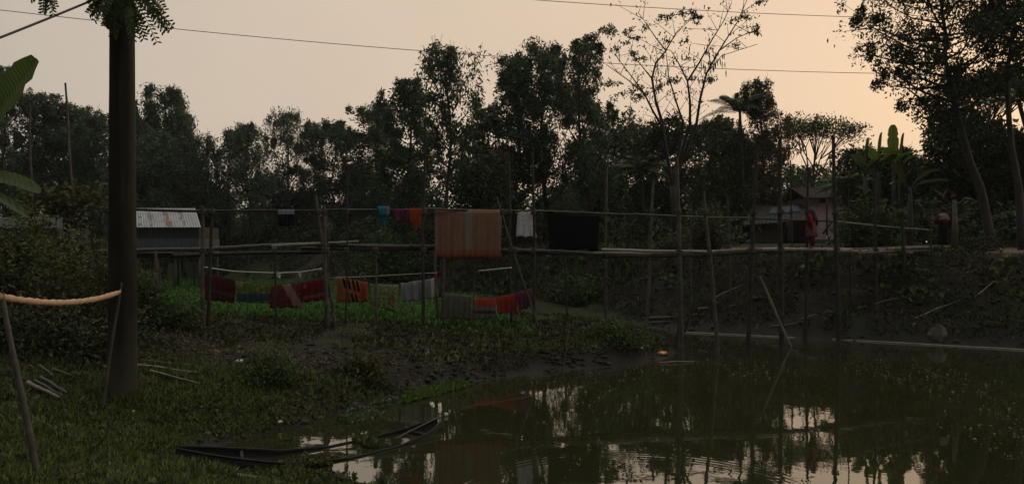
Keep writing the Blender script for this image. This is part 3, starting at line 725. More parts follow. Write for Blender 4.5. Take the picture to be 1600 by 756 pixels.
# bushes
gp = lambda px, py: ray_ground(px, py)
def bush_px(name, label, px, py, rx, rz, n, ls, leaf, seed, group=None, cat='bush', ry=None):
    p = gp(px, py); return bush(name, label, cat, p.x, p.y, p.z, rx, rz, n, ls, leaf, seed, group, ry)
S = 'bushes of the thicket left of the pole'
for k, (px, D, rx, rz, n, leaf, lab) in enumerate([(10, 14.5, 1.1, 1.5, 8500, 'leaf_weed', 'low dark thicket bush at the far left edge'), (75, 15, 1.0, 1.75, 9000, 'leaf_weed', 'taller thicket bush under the vine covered pole'),
        (135, 14.2, .95, 1.55, 9500, 'leaf_olive', 'thicket bush with pale leaves just left of the concrete pole'), (212, 14.8, .62, 1.55, 5200, 'leaf_mid', 'narrow leafy bush showing at the right side of the concrete pole'), (50, 12.8, 1.2, .75, 6500, 'leaf_bank', 'low spreading dark bush in front of the thicket'), (150, 12.6, 1.0, .65, 6000, 'leaf_bank', 'low dark bush at the left of the pole, behind the rolled cloth')]):
    x = (px - 800) / F * D; bush('bush', lab, 'bush', x, D, h1(x, D), rx, rz, n, .085, leaf, 400 + k, S)
bush_px('bush', 'rounded dark green bush on the spit right of the concrete pole', 425, 592, .55, .42, 5200, .06, 'leaf_mid', 410)
bush_px('bush', 'small bush with lighter broad leaves on the bank of the spit', 570, 588, .40, .36, 1500, .10, 'leaf_olive', 411)
bush_px('bush', 'grassy green tuft of bush at the tip of the spit', 965, 532, .75, .34, 4200, .085, 'leaf_mid', 412)
bush_px('bush', 'dark bush at the left foot of the mound beside the field', 250, 505, .8, .5, 4200, .08, 'leaf_mid', 413)
bush_px('bush', 'green bush behind the lower clothes, under the pink and orange garments', 620, 442, 2.4, 3.0, 8000, .22, 'leaf_mid', 414)
bush_px('bush', 'green shrub below the black blanket at the foot of the far bank', 905, 466, 1.4, .8, 5000, .13, 'leaf_mid', 415)
bush_px('bush', 'yellowish shrub on the bank top behind the bridge posts', 1108, 398, .7, 1.9, 4200, .12, 'leaf_olive', 416)
bush_px('bush', 'shrub with long leaves beside the pink house', 1352, 388, .9, 1.7, 4200, .16, 'leaf_mid', 417)
bush_px('bush', 'flat light green shrub beside the track near the bridge end', 1392, 386, .5, .32, 1400, .12, 'leaf_bright', 418)
bush_px('bush', 'low dark bush at the foot of the leaning pale trunk', 1535, 392, .55, .45, 2400, .09, 'leaf_bank', 419)
bush_px('bush', 'small leafy bush behind the thick grey post right of the black blanket', 1050, 396, .6, .9, 2500, .11, 'leaf_weed', 420)

tuft = [(178, 622, .22, .22), (203, 624, .24, .20), (214, 616, .2, .24), (166, 618, .2, .2)]
for k, (px, py, rx, rz) in enumerate(tuft):
    p = gp(px, py); n_ = 260; g = np.random.default_rng(430 + k); x = p.x + g.normal(size=n_) * rx * .5; y = p.y - .12 + g.normal(size=n_) * .08
    v, f = scatter_leaves(x, y, H(x, y), .16, .10, 1.3, g)
    tag(link('grass_tuft', v, f, M['grass'], None, False, (p.x, p.y, p.z)), ['grass tuft at the front left of the pole foot', 'grass tuft at the front of the pole foot', 'grass tuft at the right of the pole foot', 'grass tuft at the left of the pole foot'][k], 'grass', 'grass tufts round the pole foot')

# clods of earth on the banks
def clods(name, label, x, y, smin, smax, seed):
    g = np.random.default_rng(seed); n_ = len(x); z = H(x, y); sz = g.uniform(smin, smax, n_) * g.uniform(.5, 1, n_)
    base = np.array([(1, 0, 0), (0, 1, 0), (-1, 0, 0), (0, -1, 0), (.1, .1, .7), (0, 0, -.6), (.6, .6, .45), (-.6, .6, .4), (-.6, -.6, .5), (.6, -.6, .4)])
    fc = np.array([(6, 4, 1), (6, 0, 4), (7, 1, 4), (7, 4, 2), (8, 2, 4), (8, 4, 3), (9, 3, 4), (9, 4, 0), (6, 1, 0), (7, 2, 1), (8, 3, 2), (9, 0, 3), (5, 0, 1), (5, 1, 2), (5, 2, 3), (5, 3, 0)])
    V = base[None] * sz[:, None, None] * g.uniform(.65, 1.3, (n_, 10, 3)) * np.array([1.1, 1, .95]); a = g.uniform(0, 6.28, n_); ca, sa = np.cos(a)[:, None], np.sin(a)[:, None]
    V = np.stack([V[..., 0] * ca - V[..., 1] * sa, V[..., 0] * sa + V[..., 1] * ca, V[..., 2]], -1) + np.stack([x, y, z], 1)[:, None]
    Fq = (fc[None] + (np.arange(n_) * 10)[:, None, None]).reshape(-1, 3)
    return tag(link(name, V.reshape(-1, 3), Fq, M['clod'], smooth=False), label, 'clods', None, 'stuff')
M['clod'] = leafmat('clod', (.034, .029, .020), .6, 0.0, .85, .15)
x, y = pts(14000, -9, 4.3, 11, 19, 340, lambda x, y, dp, eb, g: (dp > .0) & (dp < 3.2) & (snoise(x, y, 2.5, 60, 3) > -.2) & (g.uniform(0, 1, len(x)) < np.exp(-dp * .7)))
clods('mud_clods', 'lumps of mud along the shore of the spit', x, y, .03, .085, 341)
x, y = pts(9000, -12, 16, 18, 40, 342, lambda x, y, dp, eb, g: (eb > -.05) & (eb < 3.3) & (snoise(x, y, 2.0, 61, 3) > -.35) & (np.abs(x / y * F) < 860))
clods('mud_clods', 'lumps of broken earth on the far embankment', x, y, .04, .13, 343)
x, y = pts(9000, -8, -1.5, 8, 14.5, 344, lambda x, y, dp, eb, g: (dp > .0) & (g.uniform(0, 1, len(x)) < .2 + .7 * bare(x, y)))
clods('mud_clods', 'lumps of bare soil round the foot of the concrete pole', x, y, .015, .05, 345)
# scattered larger pale leaved weeds
x, y = pts(9000, -9.5, -1.2, 5, 13.5, 346, lambda x, y, dp, eb, g: (dp > .05) & inview(x, y) & (snoise(x, y, 1.4, 62, 3) > -.1))
gc('weeds', 'scattered larger pale leaved weeds in the grass of the near bank', 'weeds', x, y, .075, .5, .5, 'leaf_pad', 347, .03)
x, y = pts(14000, -10, 4.3, 11.5, 19.5, 348, lambda x, y, dp, eb, g: (dp > .2) & (snoise(x, y, 1.5, 63, 3) > .25) & (bare(x, y) < .45))
gc('weeds', 'taller leafy weeds in patches on the spit', 'weeds', x, y, .13, .38, .8, 'leaf_weed', 349, .02)

# broken stalks and roots on the far bank
for k, (a, b_, r, lab) in enumerate([((1118, 466), (1160, 452), .022, 'broken pale stalk on the far bank under the bridge, left of the slanting brace'), ((1252, 500), (1300, 488), .02, 'thin fallen stick low on the far bank between two dark posts'), ((1340, 486), (1402, 470), .025, 'fallen stick half way up the far bank right of the tallest dark post'),
        ((1430, 500), (1500, 478), .022, 'long fallen stick low on the far bank above the grey heap'), ((1520, 470), (1560, 440), .025, 'crooked stick on the far bank below the leaning pale trunk'), ((1205, 512), (1262, 507), .02, 'thin stick lying at the waterline under the bridge')]):
    A, Bq = ray_ground(*a), ray_ground(*b_); w = MB(); A.z += .04; Bq.z += .05
    w.bamboo(A, Bq, r, r * .5, .05, .3, 700 + k, 6); tag(w.build('fallen_stick', M['bamboo_dry'], None, True, tuple(A)), lab, 'stick', 'fallen sticks on the far bank')

x, y = pts(16000, 0, 4.4, 16, 23, 350, lambda x, y, dp, eb, g: (dp > .35) & (snoise(x, y, 1.6, 72, 3) > -.15))
gc('weeds', 'dull olive weeds on the tip of the spit', 'weeds', x, y, .11, .4, .7, 'leaf_weed', 351, .02)

x, y = pts(150000, -45, 6, 28, 72, 352, lambda x, y, dp, eb, g: (eb > -.3) & (eb < 8) & (np.abs(x / y * F) < 860) & (snoise(x, y, .7, 73, 3) > -.55))
gc('weeds', 'rank dark weeds covering the distant stretch of embankment behind the field', 'weeds', x, y, .30, .4, .6, 'leaf_dark', 353, .05)
# ------------------------------------------------------------------ footbridge
dwater = lambda py: EYE * F / (py - HY)
def DB(px):
    return float(np.interp(px, [-60, 500, 850, 1065, 1300, 1420, 1500], [19.2, 19.0, 19.7, 20.2, 21.3, 22.6, 24.0]))
bridge = thing('bamboo_footbridge', 'long bamboo pole footbridge on thin posts crossing the pond and field', 'footbridge', (0, 20, 0))
def part(name, mb, mat, parent, label=None, smooth=True):
    o = mb.build(name, M[mat] if isinstance(mat, str) else mat, parent, smooth)
    if label: o['label'] = label
    return o
# deck poles: (px0, py0, px1, py1, radius, dy, material)
deck = [(-60, 394, 335, 389.5, .055, 0, 'bamboo_grey'), (-40, 397, 270, 396, .05, .26, 'bamboo_dark'), (215, 400, 505, 394, .05, .3, 'bamboo_dark'), (300, 390, 520, 380, .058, 0, 'bamboo_grey'),
    (425, 385, 560, 377.5, .045, -.12, 'bamboo_dry'), (495, 383, 705, 386.5, .058, 0, 'bamboo_grey'), (470, 388, 720, 389, .05, .28, 'bamboo_dark'), (640, 385, 855, 393.5, .062, 0, 'bamboo_dark'),
    (690, 391, 960, 398, .05, .28, 'bamboo_dark'), (800, 391, 1015, 399.5, .06, 0, 'bamboo_grey'), (940, 390, 1115, 393.5, .042, -.10, 'bamboo_pale'), (930, 396.5, 1115, 395, .055, .05, 'bamboo_dry'),
    (940, 401, 1130, 398, .045, .25, 'bamboo_dark'), (1085, 394.5, 1220, 388, .05, 0, 'bamboo_dry'), (1100, 398, 1230, 391.5, .05, .22, 'bamboo_dark'), (1190, 389.5, 1330, 390, .05, -.05, 'bamboo_pale'),
    (1195, 391, 1330, 392, .05, .2, 'bamboo_grey'), (1290, 391, 1425, 395, .05, -.1, 'bamboo_dry'), (1300, 394, 1497, 386, .055, 0, 'bamboo_dry'), (1285, 390, 1492, 385, .05, .2, 'bamboo_grey'), (1340, 396, 1470, 391, .045, -.22, 'bamboo_grey')]
for k, (a, b_, c_, d_, r, dy, mt) in enumerate(deck):
    w = MB(); w.bamboo(P(a, b_, DB(a) + dy), P(c_, d_, DB(c_) + dy), r, r * .85, .012, .42, k); part('deck_pole', w, mt, bridge)
for k, (px, py) in enumerate([(318, 393), (512, 384.5), (664, 390), (832, 397), (948, 401), (1010, 402.5), (1066, 401), (1112, 399), (1177, 396), (1220, 394), (1259, 394.5), (1308, 395.5), (1366, 398), (1411, 397)]):
    d = DB(px); w = MB(); w.bamboo(P(px, py, d - .32), P(px, py - .5, d + .5), .035, .03, .01, .3, 50 + k); part('crossbeam', w, 'bamboo_dark', bridge)
for k, px in enumerate(range(1330, 1490, 14)):      # short cross slats of the ramp
    d = DB(px); py = np.interp(px, [1300, 1497], [391.5, 384.2]); w = MB()
    w.bamboo(P(px, py, d - .3), P(px + 2, py - .2, d + .35), .022, .02, .02, .25, 80 + k, 6); part('slat', w, 'bamboo_dry' if k % 3 else 'bamboo_pale', bridge)
# handrails
for k, (a, b_, c_, d_, r, mt, dy) in enumerate([(25, 315, 228, 327.5, .035, 'bamboo_grey', 0), (200, 327, 420, 329.5, .036, 'bamboo_dark', .03), (400, 329, 545, 327, .034, 'bamboo_dark', 0), (520, 327.5, 690, 325.5, .024, 'bamboo_grey', .03),
        (660, 325.5, 860, 330, .026, 'bamboo_grey', 0), (835, 329, 1010, 335, .027, 'bamboo_grey', .03), (990, 334.5, 1200, 341, .027, 'bamboo_grey', 0), (1180, 340.5, 1320, 346, .026, 'bamboo_dark', .03), (1295, 344.5, 1456, 359.5, .026, 'bamboo_dry', 0)]):
    w = MB(); w.bamboo(P(a, b_, DB(a) - .16 + dy), P(c_, d_, DB(c_) - .16 + dy), r, r * .85, .008, .45, 100 + k, sag=.02); part('handrail', w, mt, bridge)
# posts: base pixel, (mid pixels), top pixel, radius, material
posts = [((318, 512), (316, 322), .05, 'bamboo_grey'), ((325, 511), (331, 324), .045, 'bamboo_dark'), ((513, 514), (506, 322), .050, 'bamboo_grey'), ((527, 513), (493, 305), .040, 'bamboo_grey'), ((509, 512), (511, 372), .04, 'bamboo_dark'),
    ((685, 506), (679, 392), .05, 'bamboo_grey'), ((691, 505), (693, 400), .035, 'bamboo_grey'), ((661, 507), (664, 186), .045, 'bamboo_dark'), ((800, 509), (794, 236), .040, 'bamboo_dark'), ((835, 508), (832, 238), .045, 'bamboo_dark'), ((848, 513), (776, 308), .027, 'bamboo_grey'),
    ((946, 506), (948, 262), .045, 'bamboo_grey'), ((1008, 516), (1021, 282), .062, 'bamboo_grey'), ((1066, 541), (1057, 246), .075, 'bamboo_grey'), ((1125, 548), (1099, 300), .052, 'bamboo_grey'), ((1167, 536), (1182, 232), .075, 'bamboo_dark'),
    ((1221, 541), (1219, 215), .075, 'bamboo_dark'), ((1257, 531), (1263, 268), .055, 'bamboo_dark'), ((1311, 534), (1302, 213), .075, 'bamboo_dark'), ((1370, 470), (1365, 262), .055, 'bamboo_dark'), ((1413, 430), (1410, 330), .06, 'bamboo_dark'),
    ((1143, 470), (1137, 308), .028, 'bamboo_grey'), ((1238, 480), (1235, 250), .030, 'bamboo_dark'), ((1330, 480), (1325, 268), .030, 'bamboo_dark'), ((1456, 400), (1452, 322), .035, 'bamboo_dark'), ((590, 508), (587, 386), .03, 'bamboo_grey'),
    ((432, 511), (429, 390), .03, 'bamboo_dark'), ((246, 500), (243, 392), .035, 'bamboo_grey'), ((888, 500), (882, 398), .035, 'bamboo_dark'), ((985, 505), (989, 372), .028, 'bamboo_dark'), ((1082, 490), (1078, 320), .026, 'bamboo_grey'), ((540, 508), (543, 262), .026, 'bamboo_dark'), ((738, 505), (744, 376), .028, 'bamboo_grey')]
plist = []
for k, (bs, tp, r, mt) in enumerate(posts):
    if bs[1] > 520 and bs[0] > 1030: d = dwater(bs[1]); base = P(bs[0], bs[1], d); base.z = -.6
    else: base = ray_ground(*bs); d = base.y; base = base - Vector((0, 0, .35))
    w = MB(); w.bamboo(base, P(tp[0], tp[1], d), r, r * (.62 if tp[1] < 290 else .8), .018, .45, 200 + k); part('post', w, mt, bridge); plist.append((bs, tp, d, r))
for k, (a, b_, d, mt, r) in enumerate([((1070, 502), (1107, 400), 20.1, 'bamboo_dark', .035), ((1243, 541), (1187, 432), 19.9, 'bamboo_dry', .042), ((1052, 540), (1064, 490), 20.2, 'bamboo_dark', .03)]):
    w = MB(); w.bamboo(P(*a, d) - Vector((0, 0, .3)), P(*b_, d - .1), r, r * .9, .015, .4, 260 + k); part('brace', w, mt, bridge)
# rope lashings where posts meet the deck and the rail
for k, (bs, tp, d, r) in enumerate(plist):
    for row in (391, 331):
        t = (bs[1] - row) / max(1, bs[1] - tp[1])
        if not 0 < t < 1: continue
        px = bs[0] + (tp[0] - bs[0]) * t; py = row + (4 if row > 380 and 850 < px < 1130 else 0); w = MB()
        for j in range(4): w.tube([P(px, py + (j - 1.5) * 2.2, d) + Vector((math.cos(q) * (r + .018), math.sin(q) * (r + .018), .012 * math.sin(q + j))) for q in np.linspace(0, 2 * PI, 11)], .014, 5)
        part('lashing', w, 'rope_dark', bridge)

# two tall loose sticks on the left that carry the start of the rail
for k, (bs, tp, d, r, lab) in enumerate([((50, 420), (47, 168), 17.5, .035, 'straight thin pole standing in the thicket at the far left'), ((130, 420), (102, 130), 17.3, .036, 'tall thin pole leaning left between the banana leaf and the concrete pole')]):
    x = (bs[0] - 800) / F * d; b0 = Vector((x, d, h1(x, d) - .2)); w = MB(); w.bamboo(b0, P(*tp, d), r, r * .6, .03, .35, 300 + k)
    tag(w.build('bamboo_pole', M['bamboo_grey'], None, True, tuple(b0)), lab, 'pole')
p0 = P(100, 318, 17.0); rngv = np.random.default_rng(5)
vine = thing('climbing_vine', 'vine heaped over the handrail between the two thin poles on the left', 'vine', tuple(p0))
w = MB(); stp = []
for k in range(5):
    x = p0.x + (k - 2) * .28; stp.append([Vector((x, 17.05, h1(x, 17.05))), Vector((x + .1, 17, 2.8)), Vector((x + .15, 16.9, p0.z + .1)), Vector((x + .35, 16.85, p0.z + .05))]); w.tube(stp[-1], [.012, .01, .008, .005], 5)
part('stem', w, 'bark_dark', vine)
cc = [tuple(s[2] + Vector((rngv.normal() * .35, rngv.normal() * .15, rngv.normal() * .12))) for s in stp for _ in range(5)] + [tuple(s[1] + Vector((rngv.normal() * .1, 0, rngv.normal() * .3))) for s in stp for _ in range(2)]
v, f = leaves(cc, np.full(len(cc), .20), 900, .13, .75, .3, rngv); link('foliage', v, f, M['leaf_olive'], vine, smooth=False)

# ------------------------------------------------------------------ washing
def hang(name, label, cat, tl, tr, bl, br, d0, mat, d1=None, folds=5, amp=.025, seed=0, back=.85, sag=.0, group=None, vee=None, two=True):
    rng = np.random.default_rng(seed); d1 = d0 if d1 is None else d1
    A, Bp = P(*tl, d0), P(*tr, d1); Cb, Db = P(*bl, d0), P(*br, d1)
    nu = max(10, int((Bp - A).length / .03)); nv = 12; V = []
    ph = rng.uniform(0, 6.28, 4); fr = folds * 2 * PI
    def pt(u, v, side):
        t = A.lerp(Bp, u); b_ = Cb.lerp(Db, u); k = v * (1 if side < 0 else back)
        if vee is not None: k *= max(.12, 1 - abs(u - vee[0]) / vee[1]) if v > 0 else 1
        q = t.lerp(b_, k); q.z -= sag * 4 * u * (1 - u)
        o = amp * (math.sin(fr * u + ph[0]) + .5 * math.sin(fr * 2.3 * u + ph[1])) * (v ** .6) + .015 * math.sin(fr * .5 * u + ph[2] + v * 2)
        q.y += side * (.012 + .02 * min(1, v * 4)) + o * (1 if side < 0 else .7)
        q.z += v * (.018 * math.sin(fr * .7 * u + ph[3]) + .010 * math.sin(fr * 1.9 * u + ph[0])) - (1 - v) * .012 * abs(math.sin(PI * 3 * u))
        q.x += .5 * amp * math.sin(fr * u * .8 + ph[3]) * v; q.z += .008 * math.sin(fr * 1.3 * u + ph[1]) * v
        return q
    rows = [(v, -1) for v in np.linspace(1, 0, nv)] + ([(v, 1) for v in np.linspace(.04, 1, nv)] if two else [])
    for v, s in rows:
        for i in range(nu + 1): V.append(pt(i / nu, v, s))
    w = MB(); k = nu + 1
    w.add(V, [(r * k + i, r * k + i + 1, (r + 1) * k + i + 1, (r + 1) * k + i) for r in range(len(rows) - 1) for i in range(nu)])
    o = w.build(name, mat, None, True, tuple(A))
    md = o.modifiers.new('thick', 'SOLIDIFY'); md.thickness = .006; md.offset = 0
    return tag(o, label, cat, group)

def stripes(period, duty, c2, axis='x', off=0.0):
    def f(nt, x, z, c):
        a = x if axis == 'x' else z
        fr = math_node(nt, 'FRACT', math_node(nt, 'DIVIDE', math_node(nt, 'ADD', a, 50 + off), period))
        return mixc(nt, math_node(nt, 'LESS_THAN', fr, duty), c, c2)
    return f
def combo(*fs):
    def f(nt, x, z, c):
        for q in fs: c = q(nt, x, z, c)
        return c
    return f
def band(lo, hi, c2, axis='z', k=0.0):
    def f(nt, x, z, c):
        a, o = (z, x) if axis == 'z' else (x, z)
        a = math_node(nt, 'ADD', a, math_node(nt, 'MULTIPLY', o, k))
        return mixc(nt, math_node(nt, 'MULTIPLY', math_node(nt, 'GREATER_THAN', a, lo), math_node(nt, 'LESS_THAN', a, hi)), c, c2)
    return f
def blotch(scale, thr, c2):
    def f(nt, x, z, c):
        n_ = N(nt, 'ShaderNodeTexVoronoi', Scale=scale); nt.links.new(objco(nt), n_.inputs['Vector'])
        return mixc(nt, math_node(nt, 'LESS_THAN', n_.outputs['Distance'], thr), c, c2)
    return f
def dot(cx, cz, r, c2):
    def f(nt, x, z, c):
        a = math_node(nt, 'POWER', math_node(nt, 'ABSOLUTE', math_node(nt, 'SUBTRACT', x, cx)), 2); b_ = math_node(nt, 'POWER', math_node(nt, 'ABSOLUTE', math_node(nt, 'SUBTRACT', z, cz)), 2)
        return mixc(nt, math_node(nt, 'LESS_THAN', math_node(nt, 'ADD', a, b_), r * r), c, c2)
    return f
def slots(x0, x1, z0, z1, c2, period, duty, k=0.25):
    def f(nt, x, z, c):
        xs = math_node(nt, 'ADD', x, math_node(nt, 'MULTIPLY', z, k))
        m1 = math_node(nt, 'MULTIPLY', math_node(nt, 'GREATER_THAN', xs, x0), math_node(nt, 'LESS_THAN', xs, x1))
        zz = math_node(nt, 'ADD', z, math_node(nt, 'MULTIPLY', x, .25))
        m2 = math_node(nt, 'MULTIPLY', math_node(nt, 'GREATER_THAN', zz, z0), math_node(nt, 'LESS_THAN', zz, z1))
        fr = math_node(nt, 'LESS_THAN', math_node(nt, 'FRACT', math_node(nt, 'DIVIDE', math_node(nt, 'ADD', xs, 10), period)), duty)
        return mixc(nt, math_node(nt, 'MULTIPLY', math_node(nt, 'MULTIPLY', m1, m2), fr), c, c2)
    return f
G1 = 'laundry on the bridge handrail'; G2 = 'laundry on the low clothes line'
dr = lambda px: DB(px) - .16
# on the handrail
hang('black_garment', 'small black garment with a grey top fold on the handrail', 'garment', (435, 327), (460, 327), (434, 352), (459, 352), dr(447), clothmat('c1', (.012, .012, .015), .05, band(-.13, .1, (.20, .19, .21))), folds=4, seed=1, group=G1, amp=.03)
hang('turquoise_shirt', 'turquoise shirt bunched over the handrail', 'shirt', (590, 322), (608, 322), (592, 336), (608, 335), dr(600) - .03, clothmat('c2', (.05, .36, .46), .42, band(.2, .6, (.25, .22, .40), 'x')), folds=3, seed=2, group=G1, amp=.03)
o = hang('turquoise_cloth', 'narrow turquoise sleeve of cloth hanging below the turquoise shirt', 'cloth', (592, 331), (604, 331), (593, 353), (602, 353), dr(600) + .01, clothmat('c2b', (.03, .16, .20), .3), folds=2, seed=3, group=G1)
hang('magenta_garment', 'magenta garment hanging between the turquoise shirt and the orange cloth', 'garment', (614, 326), (630, 326), (614, 346), (632, 345), dr(620), clothmat('c3', (.20, .035, .11), .3), folds=2, seed=4, group=G1, vee=(.55, .9))
hang('mauve_garment', 'dull mauve garment beside the magenta one', 'garment', (626, 326), (642, 326), (626, 346), (642, 346), dr(634) + .04, clothmat('c3b', (.15, .06, .10), .3), folds=3, seed=5, group=G1)
hang('orange_cloth', 'bright orange cloth hanging to a point beside the tan sari', 'cloth', (640, 325), (662, 325), (638, 364), (664, 362), dr(651), clothmat('c4', (.40, .075, .025), .35), folds=3, seed=6, group=G1, vee=(.5, .75), back=.8)
tan = clothmat('c5', (.40, .235, .16), .42, combo(stripes(.055, .35, (.32, .17, .115)), band(.80, .98, (.34, .29, .23), 'x'), band(1.66, 1.9, (.36, .28, .215), 'x'), band(-.1, .12, (.32, .24, .18), 'x'), band(-1.5, -1.06, (.40, .15, .10))))
hang('tan_sari', 'big tan and pink striped sari hung over the handrail', 'sari', (679, 326.5), (784, 327), (680, 403), (782, 403), dr(730), tan, folds=11, seed=7, amp=.014, group=G1, back=1.02, sag=.0)
hang('white_shirt', 'white shirt with grey blue printed band hung over the handrail', 'shirt', (809, 329.5), (832, 330), (807, 369), (838, 370), dr(822), clothmat('c6', (.82, .80, .83), .5, combo(blotch(26, .3, (.45, .45, .65)), band(-2, -.42, (.80, .78, .80)), band(-.10, .2, (.8, .78, .8)))), folds=3, seed=8, amp=.02, group=G1)
hang('black_blanket', 'large black blanket hung over the handrail right of the white shirt', 'blanket', (855, 331.5), (936, 334.5), (859, 389), (934, 391), dr(895), clothmat('c7', (.005, .005, .007), .0), folds=3, seed=9, amp=.02, group=G1, back=.95)
# low line
dl = 18.75
low = [('maroon_cloth', 'dark maroon cloth at the left end of the low clothes line', 'cloth', (319, 427), (369, 437), (321, 467), (366, 473), combo(band(-.42, -.34, (0.104, 0.053, 0.053), 'z', .25)), (0.094, 0.024, 0.025), 18.9, 3),
    ('green_cloth', 'green and yellow patterned cloth beside the maroon cloth on the low line', 'cloth', (368, 438), (422, 445), (371, 471), (422, 474), combo(blotch(9, .38, (0.348, 0.255, 0.082)), band(-.52, -.34, (0.046, 0.092, 0.131)), band(-.02, .3, (0.178, 0.212, 0.070))), (0.129, 0.177, 0.060), 18.85, 4),
    ('red_patterned_cloth', 'red patterned cloth with a pale diagonal band on the low line', 'cloth', (424, 446), (473, 441), (421, 481), (472, 480), combo(blotch(14, .36, (0.100, 0.018, 0.020)), band(.28, .52, (0.311, 0.209, 0.154), 'x', .6), dot(.28, -.12, .06, (0.140, 0.029, 0.029)), dot(.18, -.26, .06, (0.140, 0.029, 0.029))), (0.189, 0.037, 0.033), 18.8, 3),
    ('crimson_cloth', 'deep crimson cloth left of the crossed posts on the low line', 'cloth', (472, 440), (514, 433), (474, 472), (514, 468), combo(band(-.46, -.38, (0.261, 0.076, 0.068), 'z', -.2), dot(.08, -.12, .05, (0.330, 0.071, 0.089))), (0.166, 0.018, 0.021), 18.75, 2),
    ('orange_striped_cloth', 'orange cloth with black bars just right of the crossed posts', 'cloth', (527, 432), (574, 441), (528, 472), (576, 472), combo(slots(.12, .66, -.24, .02, (0.013, 0.011, 0.011), .11, .5), slots(.16, .62, -.62, -.34, (0.013, 0.011, 0.011), .11, .5), band(.60, .74, (0.357, 0.069, 0.041), 'x')), (0.359, 0.114, 0.044), 18.75, 2),
    ('pale_green_cloth', 'thin pale green patterned cloth between the orange barred and the grey cloth', 'cloth', (577, 443), (623, 444), (578, 474), (622, 489), combo(blotch(16, .42, (0.118, 0.150, 0.059)), dot(.60, -.40, .07, (0.350, 0.130, 0.056))), (0.290, 0.320, 0.166), 18.8, 4),
    ('grey_cloth', 'light grey cloth with white edges, largest on the low line', 'cloth', (626, 442), (679, 434), (629, 472), (680, 465), combo(band(-.1, .06, (0.434, 0.434, 0.415), 'x'), band(.78, .84, (0.434, 0.434, 0.415), 'x'), band(-.6, -.45, (0.258, 0.221, 0.239))), (0.274, 0.283, 0.291), 18.8, 2),
    ('olive_grey_cloth', 'dull olive grey cloth hanging low right of the twin posts', 'cloth', (694, 457), (738, 461), (694, 497), (736, 499), None, (0.134, 0.140, 0.101), 18.9, 3),
    ('orange_grey_cloth', 'half orange half grey cloth on the low line', 'cloth', (740, 465), (775, 465), (742, 498), (775, 497), combo(band(-.9, -.22, (0.173, 0.164, 0.154)), band(-.40, -.33, (0.054, 0.054, 0.060))), (0.415, 0.073, 0.045), 18.95, 2),
    ('red_cloth', 'plain bright red cloth between the half grey and the purple cloth', 'cloth', (775, 464), (809, 457), (777, 491), (808, 485), None, (0.335, 0.044, 0.036), 18.95, 2),
    ('purple_cloth', 'plum purple cloth at the right end of the low line', 'cloth', (808, 456), (831, 450), (810, 486), (831, 478), None, (0.154, 0.056, 0.094), 18.95, 2)]
for k, (nm, lab, cat, a, b_, c_, d_, pat, colr, d, fo) in enumerate(low):
    hang(nm, lab, cat, a, b_, c_, d_, d, clothmat('low%d' % k, colr, .3, pat), folds=fo + 2, seed=30 + k, amp=.030, back=.9, group=G2)
def cord(name, label, pxs, r, mat, cat='rope', d=None, group=None, n=6):
    p = [P(a, b_, d_) for a, b_, d_ in pxs]; w = MB(); q = []
    for i in range(len(p) - 1):
        for j in range(6): q.append(p[i].lerp(p[i + 1], j / 6))
    q.append(p[-1]); 
    for _ in range(2): q = [q[0]] + [(q[i - 1] + q[i] * 2 + q[i + 1]) / 4 for i in range(1, len(q) - 1)] + [q[-1]]
    w.tube(q, r, n); return tag(w.build(name, M[mat], None, True, tuple(p[0])), label, cat, group)
cord('clothes_line', 'thin low line carrying the maroon to crimson cloths', [(318, 426.5, 18.9), (370, 437.5, 18.87), (424, 445.5, 18.8), (474, 440, 18.78), (514, 432.5, 18.75)], .006, 'rope_dark', 'clothes line')
cord('clothes_line', 'thin low line carrying the orange barred to grey cloths', [(514, 430, 18.75), (574, 441, 18.76), (624, 443.5, 18.8), (680, 433.5, 18.8)], .006, 'rope_dark', 'clothes line')
cord('clothes_line', 'thin low line carrying the olive to purple cloths', [(688, 455, 18.9), (740, 464.5, 18.93), (775, 464.5, 18.95), (809, 456.5, 18.95), (834, 449, 18.95)], .006, 'rope_dark', 'clothes line')
cord('clothes_line', 'empty grey string stretched above the low cloths from post to post', [(516, 434, 18.6), (590, 431, 18.6), (660, 427, 18.6), (683, 426, 18.6)], .006, 'rope_white', 'clothes line')
rp = cord('white_rope', 'white rope with pale rags strung above the maroon and green cloths', [(318, 417, 18.7), (365, 424, 18.7), (430, 426.5, 18.65), (470, 425, 18.65), (503, 419.5, 18.65)], .014, 'rope_white')
for k, (px, py, wd, hh) in enumerate([(434, 427, .16, .14), (468, 425.5, .10, .13), (506, 421, .05, .16)]):
    a = P(px, py, 18.62); w = MB(); w.add([a + Vector((-wd * .5, 0, 0)), a + Vector((wd * .5, -.01, 0)), a + Vector((wd * .45, -.03, -hh)), a + Vector((-.0, .02, -hh * .7)), a + Vector((-wd * .2, .02, -hh * .5))], [(0, 1, 2, 3, 4)])
    o = w.build('rag', M['rope_white'], rp, False); md = o.modifiers.new('t', 'SOLIDIFY'); md.thickness = .006
cord('white_rope', 'short straight white rope under the tan sari', [(748, 423, 19.2), (800, 418, 19.0)], .016, 'rope_white')
hang('dark_red_rag', 'small dark red rag hanging beside the twin posts under the tan sari', 'rag', (672, 424), (690, 424), (673, 434), (688, 433), 19.3, clothmat('c9', (.13, .012, .015), .2), folds=2, seed=60, two=False)
